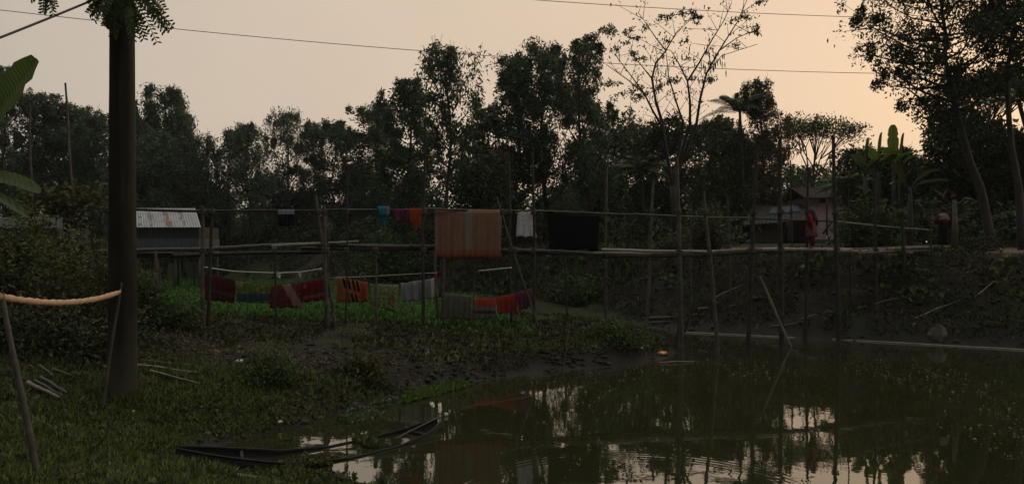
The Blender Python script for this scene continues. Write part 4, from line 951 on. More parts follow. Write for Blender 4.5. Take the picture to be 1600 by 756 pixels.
# ------------------------------------------------------------------ concrete pole with creeper, cables
pb = ray_ground(191, 619); dpole = pb.y
w = MB(); Zt = 9.2; n = 24; rows = []
Vp = []; 
for i in range(n + 1):
    t = i / n; z = pb.z - .6 + (Zt - pb.z + .6) * t; r = 42.5 / F * dpole / 2 * (1 - .032 * (z - pb.z)); r += .0015 * math.sin(i * 2.7)
    c = P(191.5, 388, dpole); Vp.append(((c.x + .001 * (pb.z - z), dpole, z), r))
w.tube([q for q, _ in Vp], [r for _, r in Vp], 40)
pole = tag(w.build('concrete_pole', M['concrete'], None, True, (pb.x, dpole, pb.z)), 'thick round concrete utility pole standing in the grass at the left', 'utility pole')
ptop = Vector((Vp[-1][0][0], dpole, Zt - .4))
w = MB(); w.tube([(ptop.x, dpole, Zt - .75), (ptop.x, dpole, Zt - .69)], [.135, .135], 24); part('band', w, 'wire', pole)

def pinnate(w, p, d, L, rng, nl=11, ll=.075, side=None):
    """feather leaf: rachis and paired oblong leaflets"""
    d = Vector(d).normalized(); pts_ = [Vector(p) + d * L * t + Vector((0, 0, -.25 * L * t * t)) for t in np.linspace(0, 1, 8)]
    w.tube(pts_, [.004] * 8, 4, False)
    s = (side or d.cross(Vector((0, 1, .2)))).normalized()
    for i in range(nl):
        t = (i + .8) / nl * 7; k = min(6, int(t)); q = pts_[k].lerp(pts_[k + 1], t - k)
        l = ll * (1 - .35 * abs(i / nl - .4))
        for sg in (-1, 1):
            dv = (s * sg + d * .35 + Vector((rng.normal() * .12, rng.normal() * .2, -.15))).normalized(); wv = d * l * .19
            e = q + dv * l; w.add([q, q.lerp(e, .35) - wv, q.lerp(e, .8) - wv, e, q.lerp(e, .8) + wv, q.lerp(e, .35) + wv], [(0, 1, 2, 3, 4, 5)])
rng = np.random.default_rng(500)
dv_ = dpole - .35
vine = thing('creeper_vine', 'feathery leaved creeper hanging round the top of the concrete pole', 'vine', (pole.location.x, dv_, 6.3))
w = MB(); cx = pole.location.x
for sx in (-.16, .05, .2):
    w.tube([Vector((cx + sx, dv_ + .12, 8.6)), Vector((cx + sx * 1.2, dv_, 7.4)), Vector((cx + sx * 1.3, dv_ - .03, P(0, 18, dv_).z))], [.018, .014, .008], 6)
part('stem', w, 'bark_dark', vine)
w = MB()
for (px, py, dx, dz, L) in [(168, -8, -.75, -.55, .30), (172, 5, -.6, -.75, .30), (166, -25, -.9, -.3, .3), (180, 0, -.2, -1, .38), (190, -5, .1, -1, .48), (198, 5, .35, -1, .42), (205, -5, .6, -.85, .52), (210, -10, .8, -.6, .55), (214, -20, .95, -.30, .5), (220, -30, 1, -.1, .45), (205, 10, .25, -1, .38), (185, 10, -.15, -1, .28), (215, 0, .75, -.7, .5), (195, -20, -.3, -1, .5), (175, -30, -.7, -.7, .5), (200, -30, .4, -.9, .6), (226, -8, .7, -.75, .36), (170, 15, -.4, -.8, .22), (188, -12, .02, -1, .42), (182, -18, -.1, -1, .5), (203, -14, .2, -1, .5), (160, -12, -.8, -.5, .24)]:
    for rep in range(2): pinnate(w, P(px + rng.normal() * 4, py + rng.normal() * 5, dv_ + rng.uniform(-.18, .1)), (dx + rng.normal() * .15, rng.normal() * .35, dz), L * rng.uniform(.8, 1.05), rng, 11, .085)
part('foliage', w, 'leaf_mid', vine, smooth=False)
w = MB(); a = P(80, -60, dv_ - 1.5)
sp = thing('leafy_branch', 'drooping feather leaf tip at the top left above the thick cable', 'branch', tuple(a))
w.tube([Vector((cx, dv_, 8.5)), P(130, -140, dv_ - .8), a, P(72, -20, dv_ - 1.5)], [.016, .012, .009, .004], 6); part('stem', w, 'bark_dark', sp)
w = MB()
for (dx, dz, L) in [(-.35, -1, .26), (.15, -1, .27), (-.1, -1, .25), (.5, -.9, .22), (-.7, -.7, .2)]: pinnate(w, P(70, -22, dv_ - 1.5), (dx, rng.normal() * .2, dz), L, rng, 10, .07)
part('foliage', w, 'leaf_mid', sp, smooth=False)
def sagwire(name, label, a, b_, r, sag, mat='wire'):
    w = MB(); w.tube([a.lerp(b_, t) - Vector((0, 0, sag * 4 * t * (1 - t))) for t in np.linspace(0, 1, 33)], r, 5)
    return tag(w.build(name, M[mat], None, True, tuple(a)), label, 'cable')
sagwire('power_cable', 'thick black cable running from the concrete pole down to the left edge', P(182, -15, dpole), P(-160, 120, 8.0), .016, .02)
sagwire('power_cable', 'long thin wire crossing the whole sky behind the concrete pole', P(-120, 2, 20), P(1440, 116, 26.2), .010, .42)
sagwire('power_cable', 'short thin wire high at the top right, above the longer wire', P(560, -22, 20), P(1370, 28, 25.6), .010, .12)

# ------------------------------------------------------------------ rolled cloth between two sticks, sticks and litter in the grass
s1 = ray_ground(62, 744, 4); dA = s1.y
w = MB(); w.bamboo(s1 - Vector((0, 0, .25)) + Vector((.03, 0, 0)), P(2, 458, dA), 10.5 / F * dA / 2, 7.5 / F * dA / 2, .012, .33, 600, 10)
tag(w.build('bamboo_stick', M['bamboo_grey'], None, True, tuple(s1)), 'thick leaning stick in the bottom left holding the left end of the rolled cloth', 'stick')
s2 = ray_ground(156, 640); dBk = s2.y
w = MB(); w.bamboo(s2 - Vector((0, 0, .2)), P(190, 442, dBk), .024, .014, .02, .25, 601, 8)
tag(w.build('thin_stick', M['bamboo_grey'], None, True, tuple(s2)), 'thin bent stick beside the concrete pole holding the right end of the rolled cloth', 'stick')
rollm = clothmat('rollcloth', (.60, .40, .26), .1, blotch(40, .25, (.42, .27, .17)))
w = MB(); q = []; rad = []
A, Bq = P(-2, 463, dA - .03), P(187, 456, dBk - .03)
for i in range(90):
    t = i / 89; p = A.lerp(Bq, t); p.z -= 1.0 * (P(0, 463, 1).z - P(0, 476.5, 1).z) * ((dA + dBk) / 2) * 4 * t * (1 - t) * .98
    q.append(p); rad.append((.033 if t < .97 else .02) * (1 + .13 * math.sin(i * 1.25) + .06 * math.sin(i * .43)))
w.tube(q, rad, 12)
tag(w.build('rolled_cloth', rollm, None, True, tuple(A)), 'long rolled pale orange cloth sagging between the two sticks', 'cloth')
cord('tie_string', 'short string tying the rolled cloth to the thin stick', [(184, 457, dBk - .06), (189, 452, dBk), (190, 446, dBk)], .006, 'rope_white', 'string')
SP = 'split bamboo strips lying in the grass'
def strip(label, a, b_, r, mat, seed, name='bamboo_strip', cat='bamboo strip', lift=.075, group=SP):
    A, Bq = ray_ground(*a), ray_ground(*b_); w = MB(); A.z += lift; Bq.z += lift
    w.bamboo(A, Bq, r, r * .6, .03, .3, seed, 6); return tag(w.build(name, M[mat], None, True, tuple(A)), label, cat, group)
strip('topmost grey strip in the grass left of the pole', (46, 578), (70, 590), .018, 'bamboo_grey', 1)
strip('second grey strip crossing the topmost one left of the pole', (62, 579), (84, 596), .022, 'bamboo_grey', 2)
strip('short grey strip nearest the bare soil left of the pole', (86, 586), (112, 595), .020, 'bamboo_grey', 3)
strip('longest pale strip in the middle of the grass left of the pole', (64, 600), (105, 622), .026, 'bamboo_grey', 4)
strip('frayed broad strip lowest of the pile left of the pole', (44, 607), (92, 629), .034, 'bamboo_dry', 5)
strip('frayed strip just above the lowest of the pile', (54, 604), (98, 626), .022, 'bamboo_grey', 51)
strip('flat tan slab of bark behind the thick leaning stick', (56, 661), (96, 675), .045, 'bamboo_grey', 6, 'bark_slab', 'bark', .01, None)
strip('long pale strip lying right of the concrete pole', (215, 578), (308, 590), .024, 'bamboo_dry', 7)
strip('shorter pale strip in front of the long one right of the pole', (235, 588), (312, 607), .020, 'bamboo_dry', 8)
strip('crooked grey strip behind the long one right of the pole', (222, 570), (300, 578), .018, 'bamboo_grey', 9)
strip('pale split strip at the bottom edge near the boat', (372, 753), (416, 757), .03, 'bamboo_dry', 10, lift=.06)
strip('dark driftwood log at the foot of the far bank by the bridge', (1005, 500), (1100, 494), .06, 'bamboo_grey', 11, 'driftwood', 'log', .05, None)
strip('thin driftwood branch below the dark log', (1010, 507), (1085, 503), .03, 'bamboo_grey', 12, 'driftwood', 'log', .05, None)
strip('short driftwood stick behind the longer log', (1090, 486), (1150, 480), .03, 'bamboo_dry', 13, 'driftwood', 'log', .05, None)
w = MB(); q = [P(a, b_, dwater(b_)) + Vector((0, 0, .012)) for a, b_ in [(1058, 519), (1150, 523.5), (1300, 530.5), (1430, 537.5), (1530, 543), (1700, 553)]]
for i in range(len(q) - 1): w.bamboo(q[i], q[i + 1] + (q[i + 1] - q[i]).normalized() * .3, .021, .019, .006, .5, 40 + i, 7)
tag(w.build('floating_bamboo', M['bamboo_pale'], None, True, tuple(q[0])), 'long pale bamboo boom floating along the foot of the far bank', 'bamboo boom')
cord('pond_string', 'thin string stretched low over the water from the boat to the spit', [(715, 637, 11.6), (860, 614, 13.4), (980, 600, 14.6), (1085, 583, 15.5)], .005, 'rope_dark', 'string')
def twig(label, a, b_, r=.012, mat='bamboo_grey'):
    A = ray_ground(*a); w = MB(); Bq = P(*b_, A.y + .1); w.tube([A - Vector((0, 0, .15)), A.lerp(Bq, .5) + Vector((.03, 0, 0)), Bq], [r, r * .8, r * .5], 6)
    tag(w.build('twig', M[mat], None, True, tuple(A)), label, 'twig')
twig('bent twig leaning on the bank of the spit below the white shirt', (876, 580), (890, 506))
twig('thin upright stick in the water right of the boat tip', (704, 657), (708, 598))
twig('thin upright stick in the water near the tip of the spit', (1007, 600), (1009, 548))
def bit(name, label, px, py, sx, sy, sz, mat, seed, cat='litter', dz=.02):
    rng = np.random.default_rng(seed); p = ray_ground(px, py) + Vector((0, 0, dz)); V = []; Fq = []
    nu, nv = 9, 5
    for i in range(nv):
        for j in range(nu):
            th = PI * (i + .02) / (nv - .96); ph = 2 * PI * j / nu; k = 1 + rng.uniform(-.3, .3)
            V.append((p.x + math.sin(th) * math.cos(ph) * sx * k, p.y + math.sin(th) * math.sin(ph) * sy * k, p.z + math.cos(th) * sz * k))
    Fq = [(i * nu + j, i * nu + (j + 1) % nu, (i + 1) * nu + (j + 1) % nu, (i + 1) * nu + j) for i in range(nv - 1) for j in range(nu)]
    return tag(link(name, np.array(V), Fq, M[mat], None, False, tuple(p)), label, cat)
bit('plastic_scrap', 'white plastic scrap on the soil between the pole and the dark bush', 375, 566, .07, .05, .03, 'white_bit', 1)
bit('plastic_scrap', 'small white scrap at the muddy shore above the boat', 437, 663, .05, .04, .02, 'white_bit', 2)
bit('plastic_scrap', 'pale crumpled scrap in the grass left of the boat', 326, 678, .06, .05, .02, 'soilpile', 3)
bit('plastic_scrap', 'tiny white scrap in the grass right of the pole foot', 208, 648, .03, .03, .02, 'white_bit', 4)
bit('plastic_scrap', 'white scrap near the tip of the spit', 1000, 545, .07, .05, .025, 'white_bit', 5)
bit('sack', 'grey peaked heap of sacking at the waterline of the far bank', 1465, 527, .26, .2, .26, 'soilpile', 7, 'sack', .05)
bit('sky_reflection', 'white lump added as a painted sky reflection off the tip of the boat', 697, 650, .035, .03, .028, 'white_bit', 8, 'sky_reflection', .03)  # white lump added to paint a bright sky reflection on the water
bit('sky_reflection', 'smaller white lump added to the painted sky reflection off the boat tip', 688, 652, .014, .014, .014, 'white_bit', 9, 'sky_reflection', .02)  # second, smaller lump added for the same sky reflection
mo = simple('amber_glint', (.75, .36, .13), .25, .2, 14, .2); M['amber'] = mo  # amber base colour paints the orange sunset glint
bit('glint_lump', 'shiny amber lump added as a painted sunset glint at the tip of the spit', 1034, 553, .15, .10, .05, 'amber', 10, 'painted glint', .02)  # lump added on the water to carry the painted glint
strip('pale reed stalk lying on the water at the tip of the spit', (1030, 568), (1085, 566), .02, 'bamboo_dry', 71, 'reed', 'reed', .02, None)

# ------------------------------------------------------------------ the sunken boat
boat = thing('sunken_boat', 'old black wooden boat half sunk in weed at the near shore', 'boat', (-2.5, 9.6, 0))
cl_ = [Vector((-3.98, 8.72, .29)), Vector((-3.45, 8.93, .17)), Vector((-2.85, 9.17, .05)), Vector((-2.25, 9.55, .002)), Vector((-1.75, 10.05, .002)), Vector((-1.35, 10.5, .05)), Vector((-1.08, 10.86, .12))]
cl_ = [cl_[0]] + [q for i in range(6) for q in [cl_[i].lerp(cl_[i + 1], t) for t in (.25, .5, .75, 1)]]
K = len(cl_); Vv = []; halfw = [.34 * (math.sin(PI * (.015 + .97 * i / (K - 1))) ** .62) for i in range(K)]
prof = [(1.0, 0.0), (.93, -.12), (.70, -.24), (.3, -.30), (-.3, -.30), (-.70, -.24), (-.93, -.12), (-1.0, 0.0)]
def fr(i):
    t = (cl_[min(K - 1, i + 1)] - cl_[max(0, i - 1)]); t.z = 0; t.normalize(); return Vector((t.y, -t.x, 0))
for inset in (0, 1):
    for i in range(K):
        s = fr(i); hw = max(.012, halfw[i] - inset * .028)
        for a, b_ in prof:
            dz = b_ * min(1, halfw[i] / .2) + (inset * .02 if b_ < -.05 else .004 * inset); Vv.append(cl_[i] + s * hw * a + Vector((0, 0, dz - .02 * abs(0))))
w = MB(); m8 = 8; Fb = []
for i in range(K - 1):
    for j in range(7):
        Fb.append((i * m8 + j, i * m8 + j + 1, (i + 1) * m8 + j + 1, (i + 1) * m8 + j)); o_ = K * m8; Fb.append((o_ + i * m8 + j, o_ + (i + 1) * m8 + j, o_ + (i + 1) * m8 + j + 1, o_ + i * m8 + j + 1))
    for j in (0, 7): Fb.append((i * m8 + j, (i + 1) * m8 + j, K * m8 + (i + 1) * m8 + j, K * m8 + i * m8 + j))
w.add(Vv, Fb); part('hull', w, 'boat', boat)
for sgn in (1, -1):
    w = MB(); w.tube([cl_[i] + fr(i) * (halfw[i] * sgn) + Vector((0, 0, .008)) for i in range(K)], .013, 6); part('gunwale', w, 'boat', boat)
for i in (5, 10, 16, 20):
    s = fr(i); w = MB(); w.tube([cl_[i] - s * halfw[i] * .97 + Vector((0, 0, -.03)), cl_[i] + s * halfw[i] * .97 + Vector((0, 0, -.03))], .022, 6); part('thwart', w, 'boat', boat)
w = MB(); w.bamboo(P(604, 692, 10.2), P(688, 650, 10.9), .014, .011, .01, .4, 9)
tag(w.build('punting_pole', M['bamboo_grey'], None, True, tuple(P(604, 692, 10.2))), 'thin pale pole lying along the right end of the boat', 'pole')

# ------------------------------------------------------------------ buildings
def corr(w, A, Bq, Cq, Dq, n=60, amp=.02, skip=1):
    """corrugated sheet A-B (eave) to D-C (ridge)"""
    V = []; nrm = (Bq - A).cross(Dq - A).normalized()
    for i in range(n + 1):
        o = nrm * amp * (1 if (i // 1) % 2 else -1); V += [A.lerp(Bq, i / n) + o, Dq.lerp(Cq, i / n) + o]
    w.add(V, [(2 * i, 2 * i + 2, 2 * i + 3, 2 * i + 1) for i in range(n)])
M['tin_pale'] = simple('tin_pale', (.38, .39, .40), .6, .18, 3, .1)
M['tin_wall'] = simple('tin_wall', (.07, .085, .10), .6, .2, 3, .1)
M['tin_dark'] = simple('tin_dark', (.032, .030, .027), .7, .35, 3, .2)
M['paint_red'] = simple('paint_red', (.30, .17, .14), .8, .3, 9, .1)
M['paint_dark'] = simple('paint_dark', (.22, .21, .22), .8, .3, 9, .1)
dh = 38.
hut = thing('tin_roof_hut', 'stilted tin hut with pale painted roof behind the concrete pole', 'hut', tuple(P(240, 400, dh)))
eL, eR = P(172, 355, dh), P(314, 355, dh); rL, rR = P(172, 329, dh + 1.6), P(305, 329.5, dh + 1.6); rL.z += .14; rR.z += .14
w = MB(); corr(w, eL, eR, rR, rL, 70, .018); roof = part('roof', w, 'tin_pale', hut, 'pale corrugated roof with painted red and grey marks', False)
back = [P(150, 355, dh), P(314, 355, dh)]
w = MB(); bL, bR = eL + Vector((0, 3.2, 0)), eR + Vector((0, 3.2, 0)); corr(w, bR, bL, rL, rR, 70, .018); part('roof', w, 'tin_dark', hut, None, False)
def onroof(u, v): return eL.lerp(eR, u).lerp(rL.lerp(rR, u), v)
def mark(us, vs, mat):
    nrm = (eR - eL).cross(rL - eL).normalized() * .024; w = MB(); V = [onroof(a, b_) + nrm for a, b_ in zip(us, vs)]; w.add(V, [tuple(range(len(V)))])
    o = part('painted_mark', w, mat, roof, None, False); md = o.modifiers.new('t', 'SOLIDIFY'); md.thickness = .004
ux = lambda px: (px - 172) / 142.
mark([ux(232), ux(237), ux(242), ux(237)], [.55, .35, .55, .78], 'paint_dark')
for a, b_, v0, v1, mt in [(259, 263, .62, .92, 'paint_red'), (263, 267, .42, .75, 'paint_red'), (260, 264, .10, .38, 'paint_red'), (264, 269, .05, .30, 'paint_red'), (235, 239, .05, .2, 'paint_dark'), (235, 240, .86, .95, 'paint_dark'), (283, 288, .70, .78, 'paint_dark'), (287, 289, .45, .72, 'paint_dark'), (284, 288, .42, .48, 'paint_dark'), (288, 290, .08, .34, 'paint_dark'), (217, 223, .48, .55, 'paint_dark'), (216, 221, .10, .2, 'paint_dark')]:
    mark([ux(a), ux(b_), ux(b_ + .6), ux(a + .6)], [v0, v0, v1, v1], mt)
def quadbox(px0, py0, px1, py1, d, depth, mat, nm, par, corrg=0):
    a, b_ = P(px0, py1, d), P(px1, py0, d); w = MB()
    if corrg:
        z0, z1 = min(a.z, b_.z), max(a.z, b_.z)
        corr(w, Vector((a.x, d, z0)), Vector((b_.x, d, z0)), Vector((b_.x, d, z1)), Vector((a.x, d, z1)), corrg, .012)
        corr(w, Vector((b_.x, d, z0)), Vector((b_.x, d + depth, z0)), Vector((b_.x, d + depth, z1)), Vector((b_.x, d, z1)), corrg // 2, .012)
        corr(w, Vector((b_.x, d + depth, z0)), Vector((a.x, d + depth, z0)), Vector((a.x, d + depth, z1)), Vector((b_.x, d + depth, z1)), corrg, .012)
        corr(w, Vector((a.x, d + depth, z0)), Vector((a.x, d, z0)), Vector((a.x, d, z1)), Vector((a.x, d + depth, z1)), corrg // 2, .012)
    else: w.box(((a.x + b_.x) / 2, d + depth / 2, (a.z + b_.z) / 2), (abs(b_.x - a.x), depth, abs(a.z - b_.z)))
    return part(nm, w, mat, par, None, False)
quadbox(175, 354.5, 311, 372, dh + .25, 2.6, 'tin_dark', 'wall', hut, 60)
quadbox(175, 372.5, 311, 395, dh + .2, 2.7, 'tin_wall', 'wall', hut, 60)
quadbox(173, 395.3, 313, 399, dh + .1, 2.9, 'bamboo_dark', 'floor', hut)
for px in (178, 200, 243, 270, 308):
    for dd in (.3, 2.6):
        x = (px - 800) / F * dh; w = MB(); w.tube([(x, dh + dd, h1(x, dh + dd) - .2), (x, dh + dd, P(0, 398, dh).z)], .06, 7); part('stilt', w, 'bamboo_grey', hut)
# low grey shed behind the thicket, far left
ds = 40.; x0 = P(-30, 0, ds).x; x1 = P(92, 0, ds).x; zb = h1((x0 + x1) / 2, ds)
shed = thing('grey_shed', 'low grey walled shed half hidden behind the thicket at the far left', 'shed', ((x0 + x1) / 2, ds, zb))
w = MB(); w.box(((x0 + x1) / 2, ds + 1.5, (zb + P(0, 356, ds).z) / 2 - .1), (x1 - x0, 3, P(0, 356, ds).z - zb + .2)); part('wall', w, simple('mudwall', (.09, .085, .075), .9, .2, 2, .3), shed, None, False)
w = MB(); a = P(-36, 356, ds - .35); b_ = P(98, 356, ds - .35); c_ = P(98, 340, ds + 1.5); d_ = P(-36, 340, ds + 1.5); corr(w, a, b_, c_, d_, 50, .02); e_ = Vector((0, 3.7, 0)); corr(w, b_ + e_, a + e_, d_, c_, 50, .02); part('roof', w, 'tin_dark', shed, None, False)
# pink house
dk = 41.
xa, xb_ = P(1262, 0, dk).x, P(1331, 0, dk).x; zb = min(h1((xa + xb_) / 2, dk), P(0, 386, dk).z); zt = P(0, 309, dk).z
M['pinkwall'] = simple('pinkwall', (.55, .40, .44), .9, .12, 2.5, .15)
house = thing('pink_house', 'small pink walled house behind the girl on the bridge', 'house', ((xa + xb_) / 2, dk, zb))
w = MB(); w.box(((xa + xb_) / 2, dk + 1.6, (zb + zt) / 2 + .15), (xb_ - xa, 3.2, zt - zb - .3)); part('wall', w, 'pinkwall', house, None, False)
w = MB(); w.box(((xa + xb_) / 2, dk + 1.6, zb + .14), (xb_ - xa + .1, 3.3, .56)); part('plinth', w, simple('plinth', (.10, .10, .105), .9, .2, 3, .2), house, None, False)
w = MB(); zr = P(0, 293, dk + 1.6).z
a, b_ = Vector((xa - .35, dk - .5, zt - .02)), Vector((xb_ + .35, dk - .5, zt - .02)); c_, d_ = Vector((xb_ + .35, dk + 1.6, zr)), Vector((xa - .35, dk + 1.6, zr)); corr(w, a, b_, c_, d_, 40, .02)
e_ = Vector((0, 4.2, 0)); corr(w, b_ + e_, a + e_, d_, c_, 40, .02); part('roof', w, simple('tin_rust', (.035, .022, .019), .85, .4, 4, .2), house, None, False)
for px0, px1, py0, py1 in ((1280, 1290, 311, 317), (1299, 1306, 311, 316)):
    a, b_ = P(px0, py1, dk - .02), P(px1, py0, dk - .02); w = MB(); w.box(((a.x + b_.x) / 2, dk - .015, (a.z + b_.z) / 2), (b_.x - a.x, .05, b_.z - a.z)); part('vent', w, 'boat', house, None, False)
x = P(1293, 0, dk - .5).x; w = MB(); w.tube([(x, dk - .42, zb - .1), (x, dk - .42, zt + .02)], .05, 8); part('veranda_post', w, 'bark_dark', house)
x = P(1291.5, 0, dk - .5).x; w = MB(); w.tube([(x, dk - .52, zb - .1), (x, dk - .52, zb + .62)], .03, 8); part('pipe', w, 'white_bit', house)
w = MB(); w.bamboo(Vector((P(1284, 0, dk).x, dk - .2, zb + .75)), Vector((P(1305, 0, dk).x, dk - .15, zb + 1.75)), .06, .04, .1, .3, 4); part('leaning_plank', w, 'bark_dark', house)
# thatched / tin shed left of the house
dq = 40.; xa, xb_ = P(1172, 0, dq).x, P(1262, 0, dq).x; zb = h1((xa + xb_) / 2, dq)
sh = thing('dark_roof_shed', 'open sided shed with a dark sagging roof left of the pink house', 'shed', ((xa + xb_) / 2, dq, zb))
a, b_ = P(1158, 352, dq - .4), P(1268, 343, dq - .4); c_, d_ = P(1258, 318, dq + 1.8), P(1178, 320, dq + 1.8); w = MB(); corr(w, a, b_, c_, d_, 36, .025); e_ = Vector((0, 4.2, .1)); corr(w, b_ + e_, a + e_, d_, c_, 36, .025); part('roof', w, simple('thatch_tin', (.055, .05, .045), .85, .4, 4, .4), sh, None, False)
w = MB(); nrm = (b_ - a).cross(d_ - a).normalized() * .05
rp_ = lambda u, v: a.lerp(b_, u).lerp(d_.lerp(c_, u), v) + nrm
w.add([rp_(.35, .45), rp_(.88, .5), rp_(.86, .85), rp_(.36, .8)], [(0, 1, 2, 3)]); o = part('roof_patch', w, 'tin_wall', sh, 'paler sheet patched onto the roof', False); md = o.modifiers.new('t', 'SOLIDIFY'); md.thickness = .01
zt = P(0, 350, dq).z
for k in range(20):
    x = xa + (P(1222, 0, dq).x - xa) * k / 19; w_ = MB() if k == 0 else w_; w_.box((x, dq + .02 * (k % 2), (zb + zt) / 2), (.062, .03, zt - zb + .1), .05 * math.sin(k * 3))
part('slat_wall', w_, 'bamboo_grey', sh, None, False)
w = MB(); w.box(((xa + xb_) / 2, dq + 3, (zb + zt) / 2), (xb_ - xa, .08, zt - zb)); part('back_wall', w, 'bamboo_dark', sh, None, False)
for px in (1172, 1224, 1261): x = P(px, 0, dq).x; w = MB(); w.tube([(x, dq - .12, zb - .1), (x, dq - .1, zt + .12)], .05, 7); part('roof_post', w, 'bark_dark', sh)

# ------------------------------------------------------------------ people
def skin_body(name, joints, edges, parent, mat):
    me = bpy.data.meshes.new('tmp'); ks = list(joints); me.from_pydata([joints[k][0] for k in ks], [(ks.index(a), ks.index(b_)) for a, b_ in edges], [])
    o = bpy.data.objects.new('tmp', me); COL.objects.link(o); o.modifiers.new('s', 'SKIN'); sv = me.skin_vertices[0].data
    for i, k in enumerate(ks):
        r = joints[k][1]; sv[i].radius = (r, r) if isinstance(r, float) else r; sv[i].use_root = (i == 0)
    o.modifiers.new('u', 'SUBSURF').levels = 2
    bpy.context.view_layer.update(); dg = bpy.context.evaluated_depsgraph_get(); nm = bpy.data.meshes.new_from_object(o.evaluated_get(dg))
    bpy.data.objects.remove(o); V = np.array([v.co[:] for v in nm.vertices]); Fq = [tuple(p.vertices) for p in nm.polygons]; return V, Fq

def ell(w, c, r, n=10):
    V = []; 
    for i in range(n + 1):
        for j in range(n): th = PI * i / n; ph = 2 * PI * j / n; V.append((c[0] + r[0] * math.sin(th) * math.cos(ph), c[1] + r[1] * math.sin(th) * math.sin(ph), c[2] + r[2] * math.cos(th)))
    w.add(V, [(i * n + j, i * n + (j + 1) % n, (i + 1) * n + (j + 1) % n, (i + 1) * n + j) for i in range(n) for j in range(n)])
def loft(w, rings, n=28, fold=0.0, nf=9, cap=False):
    V = []
    for k, (z, rx, ry, cx, cy) in enumerate(rings):
        q = fold * k / (len(rings) - 1)
        for j in range(n): th = 2 * PI * j / n; s = 1 + q * math.sin(nf * th + .5 * k * .3); V.append((cx + rx * s * math.cos(th), cy + ry * s * math.sin(th), z))
    w.add(V, [(k * n + j, k * n + (j + 1) % n, (k + 1) * n + (j + 1) % n, (k + 1) * n + j) for k in range(len(rings) - 1) for j in range(n)])
def person(label, loc, hgt, yaw, arms, stride, clothes):
    root = thing('person', label, 'person', (0, 0, 0))
    J = {'pel': ((0, 0, .52), (.072, .055)), 'spi': ((0, 0, .62), (.066, .05)), 'che': ((0, .0, .73), (.078, .055)), 'nk0': ((0, -.005, .815), .040), 'nk': ((0, .0, .85), .030),
         'hd0': ((0, .012, .885), (.042, .048)), 'hd1': ((0, .012, .93), (.052, .060)), 'hd2': ((0, .004, .968), (.040, .046))}
    E = [('pel', 'spi'), ('spi', 'che'), ('che', 'nk0'), ('nk0', 'nk'), ('nk', 'hd0'), ('hd0', 'hd1'), ('hd1', 'hd2')]
    for s, sg in (('l', -1), ('r', 1)):
        st = stride * sg
        J['h' + s] = ((.045 * sg, 0, .49), .052); J['k' + s] = ((.05 * sg, st * .5 + .012, .275), .034); J['a' + s] = ((.05 * sg, st - .01, .045), .022); J['f' + s] = ((.058 * sg, st + .045, .02), .020); J['t' + s] = ((.062 * sg, st + .085, .014), .014)
        E += [('pel', 'h' + s), ('h' + s, 'k' + s), ('k' + s, 'a' + s), ('a' + s, 'f' + s), ('f' + s, 't' + s)]
        sh, el, wr, pa = arms[s]
        J['s' + s] = (sh, .034); J['e' + s] = (el, .025); J['w' + s] = (wr, .016); J['p' + s] = (pa, (.020, .012)); E += [('che', 's' + s), ('s' + s, 'e' + s), ('e' + s, 'w' + s), ('w' + s, 'p' + s)]
    V, Fq = skin_body('body', J, E, root, None); w = MB(); w.add(V, Fq)
    for s, sg in (('l', -1), ('r', 1)):
        wr, pa = Vector(arms[s][2]), Vector(arms[s][3]); d = (pa - wr).normalized(); side = d.cross(Vector((sg, .2, 0))).normalized(); nn = side.cross(d)
        for i, (o_, L) in enumerate(((-.015, .034), (-.005, .042), (.005, .040), (.015, .030))):
            a = pa + side * o_ - d * .004; w.tube([a, a + d * L * .5 + nn * .003, a + d * L * .8 + nn * .010, a + d * L + nn * .018], [.0062, .0058, .005, .004], 6)
        a = wr.lerp(pa, .4) - side * .012; w.tube([a, a - side * .014 + d * .012, a - side * .02 + d * .03], [.007, .006, .0045], 6)
    ell(w, (0, .072, .915), (.008, .014, .013), 6); ell(w, (-.053, .008, .92), (.008, .014, .02), 6); ell(w, (.053, .008, .92), (.008, .014, .02), 6); ell(w, (0, .066, .893), (.017, .007, .005), 6)
    objs = [part('body', w, 'skin', root)]
    w = MB(); ell(w, (-.020, .066, .930), (.007, .005, .004), 6); ell(w, (.020, .066, .930), (.007, .005, .004), 6); objs.append(part('eyes', w, 'hair', root))
    for nm, mat, fn in clothes:
        w = MB(); fn(w, J); o = part(nm, w, mat, root); md = o.modifiers.new('t', 'SOLIDIFY'); md.thickness = .006; objs.append(o)
    root.location = loc; root.scale = (hgt, hgt, hgt); root.rotation_euler = (0, 0, yaw)
    return root
armsG = {'l': ((-.098, 0, .795), (-.135, -.02, .65), (-.14, .03, .515), (-.14, .05, .475)), 'r': ((.098, 0, .795), (.13, -.03, .65), (.135, -.01, .51), (.137, 0, .47))}
def hair_long(w, J):
    ell(w, (0, -.008, .945), (.060, .062, .058), 12); loft(w, [(.955, .060, .050, 0, -.026), (.90, .060, .040, 0, -.040), (.84, .058, .026, 0, -.062), (.77, .05, .020, .0, -.072), (.70, .034, .014, .0, -.074), (.67, .012, .008, 0, -.074)], 14)
def sleeves(w, J):
    for s in 'lr': w.tube([J['s' + s][0], Vector(J['s' + s][0]).lerp(Vector(J['e' + s][0]), .6), J['e' + s][0], Vector(J['e' + s][0]).lerp(Vector(J['w' + s][0]), .6)], [.047, .042, .036, .032], 10, False)
def kameez(w, J): loft(w, [(.845, .035, .035, 0, 0), (.825, .075, .045, 0, 0), (.80, .108, .058, 0, 0), (.73, .098, .070, 0, 0), (.62, .086, .066, 0, 0), (.52, .105, .082, 0, 0), (.40, .125, .10, 0, .0), (.28, .142, .112, 0, 0)], 36, .09, 8)
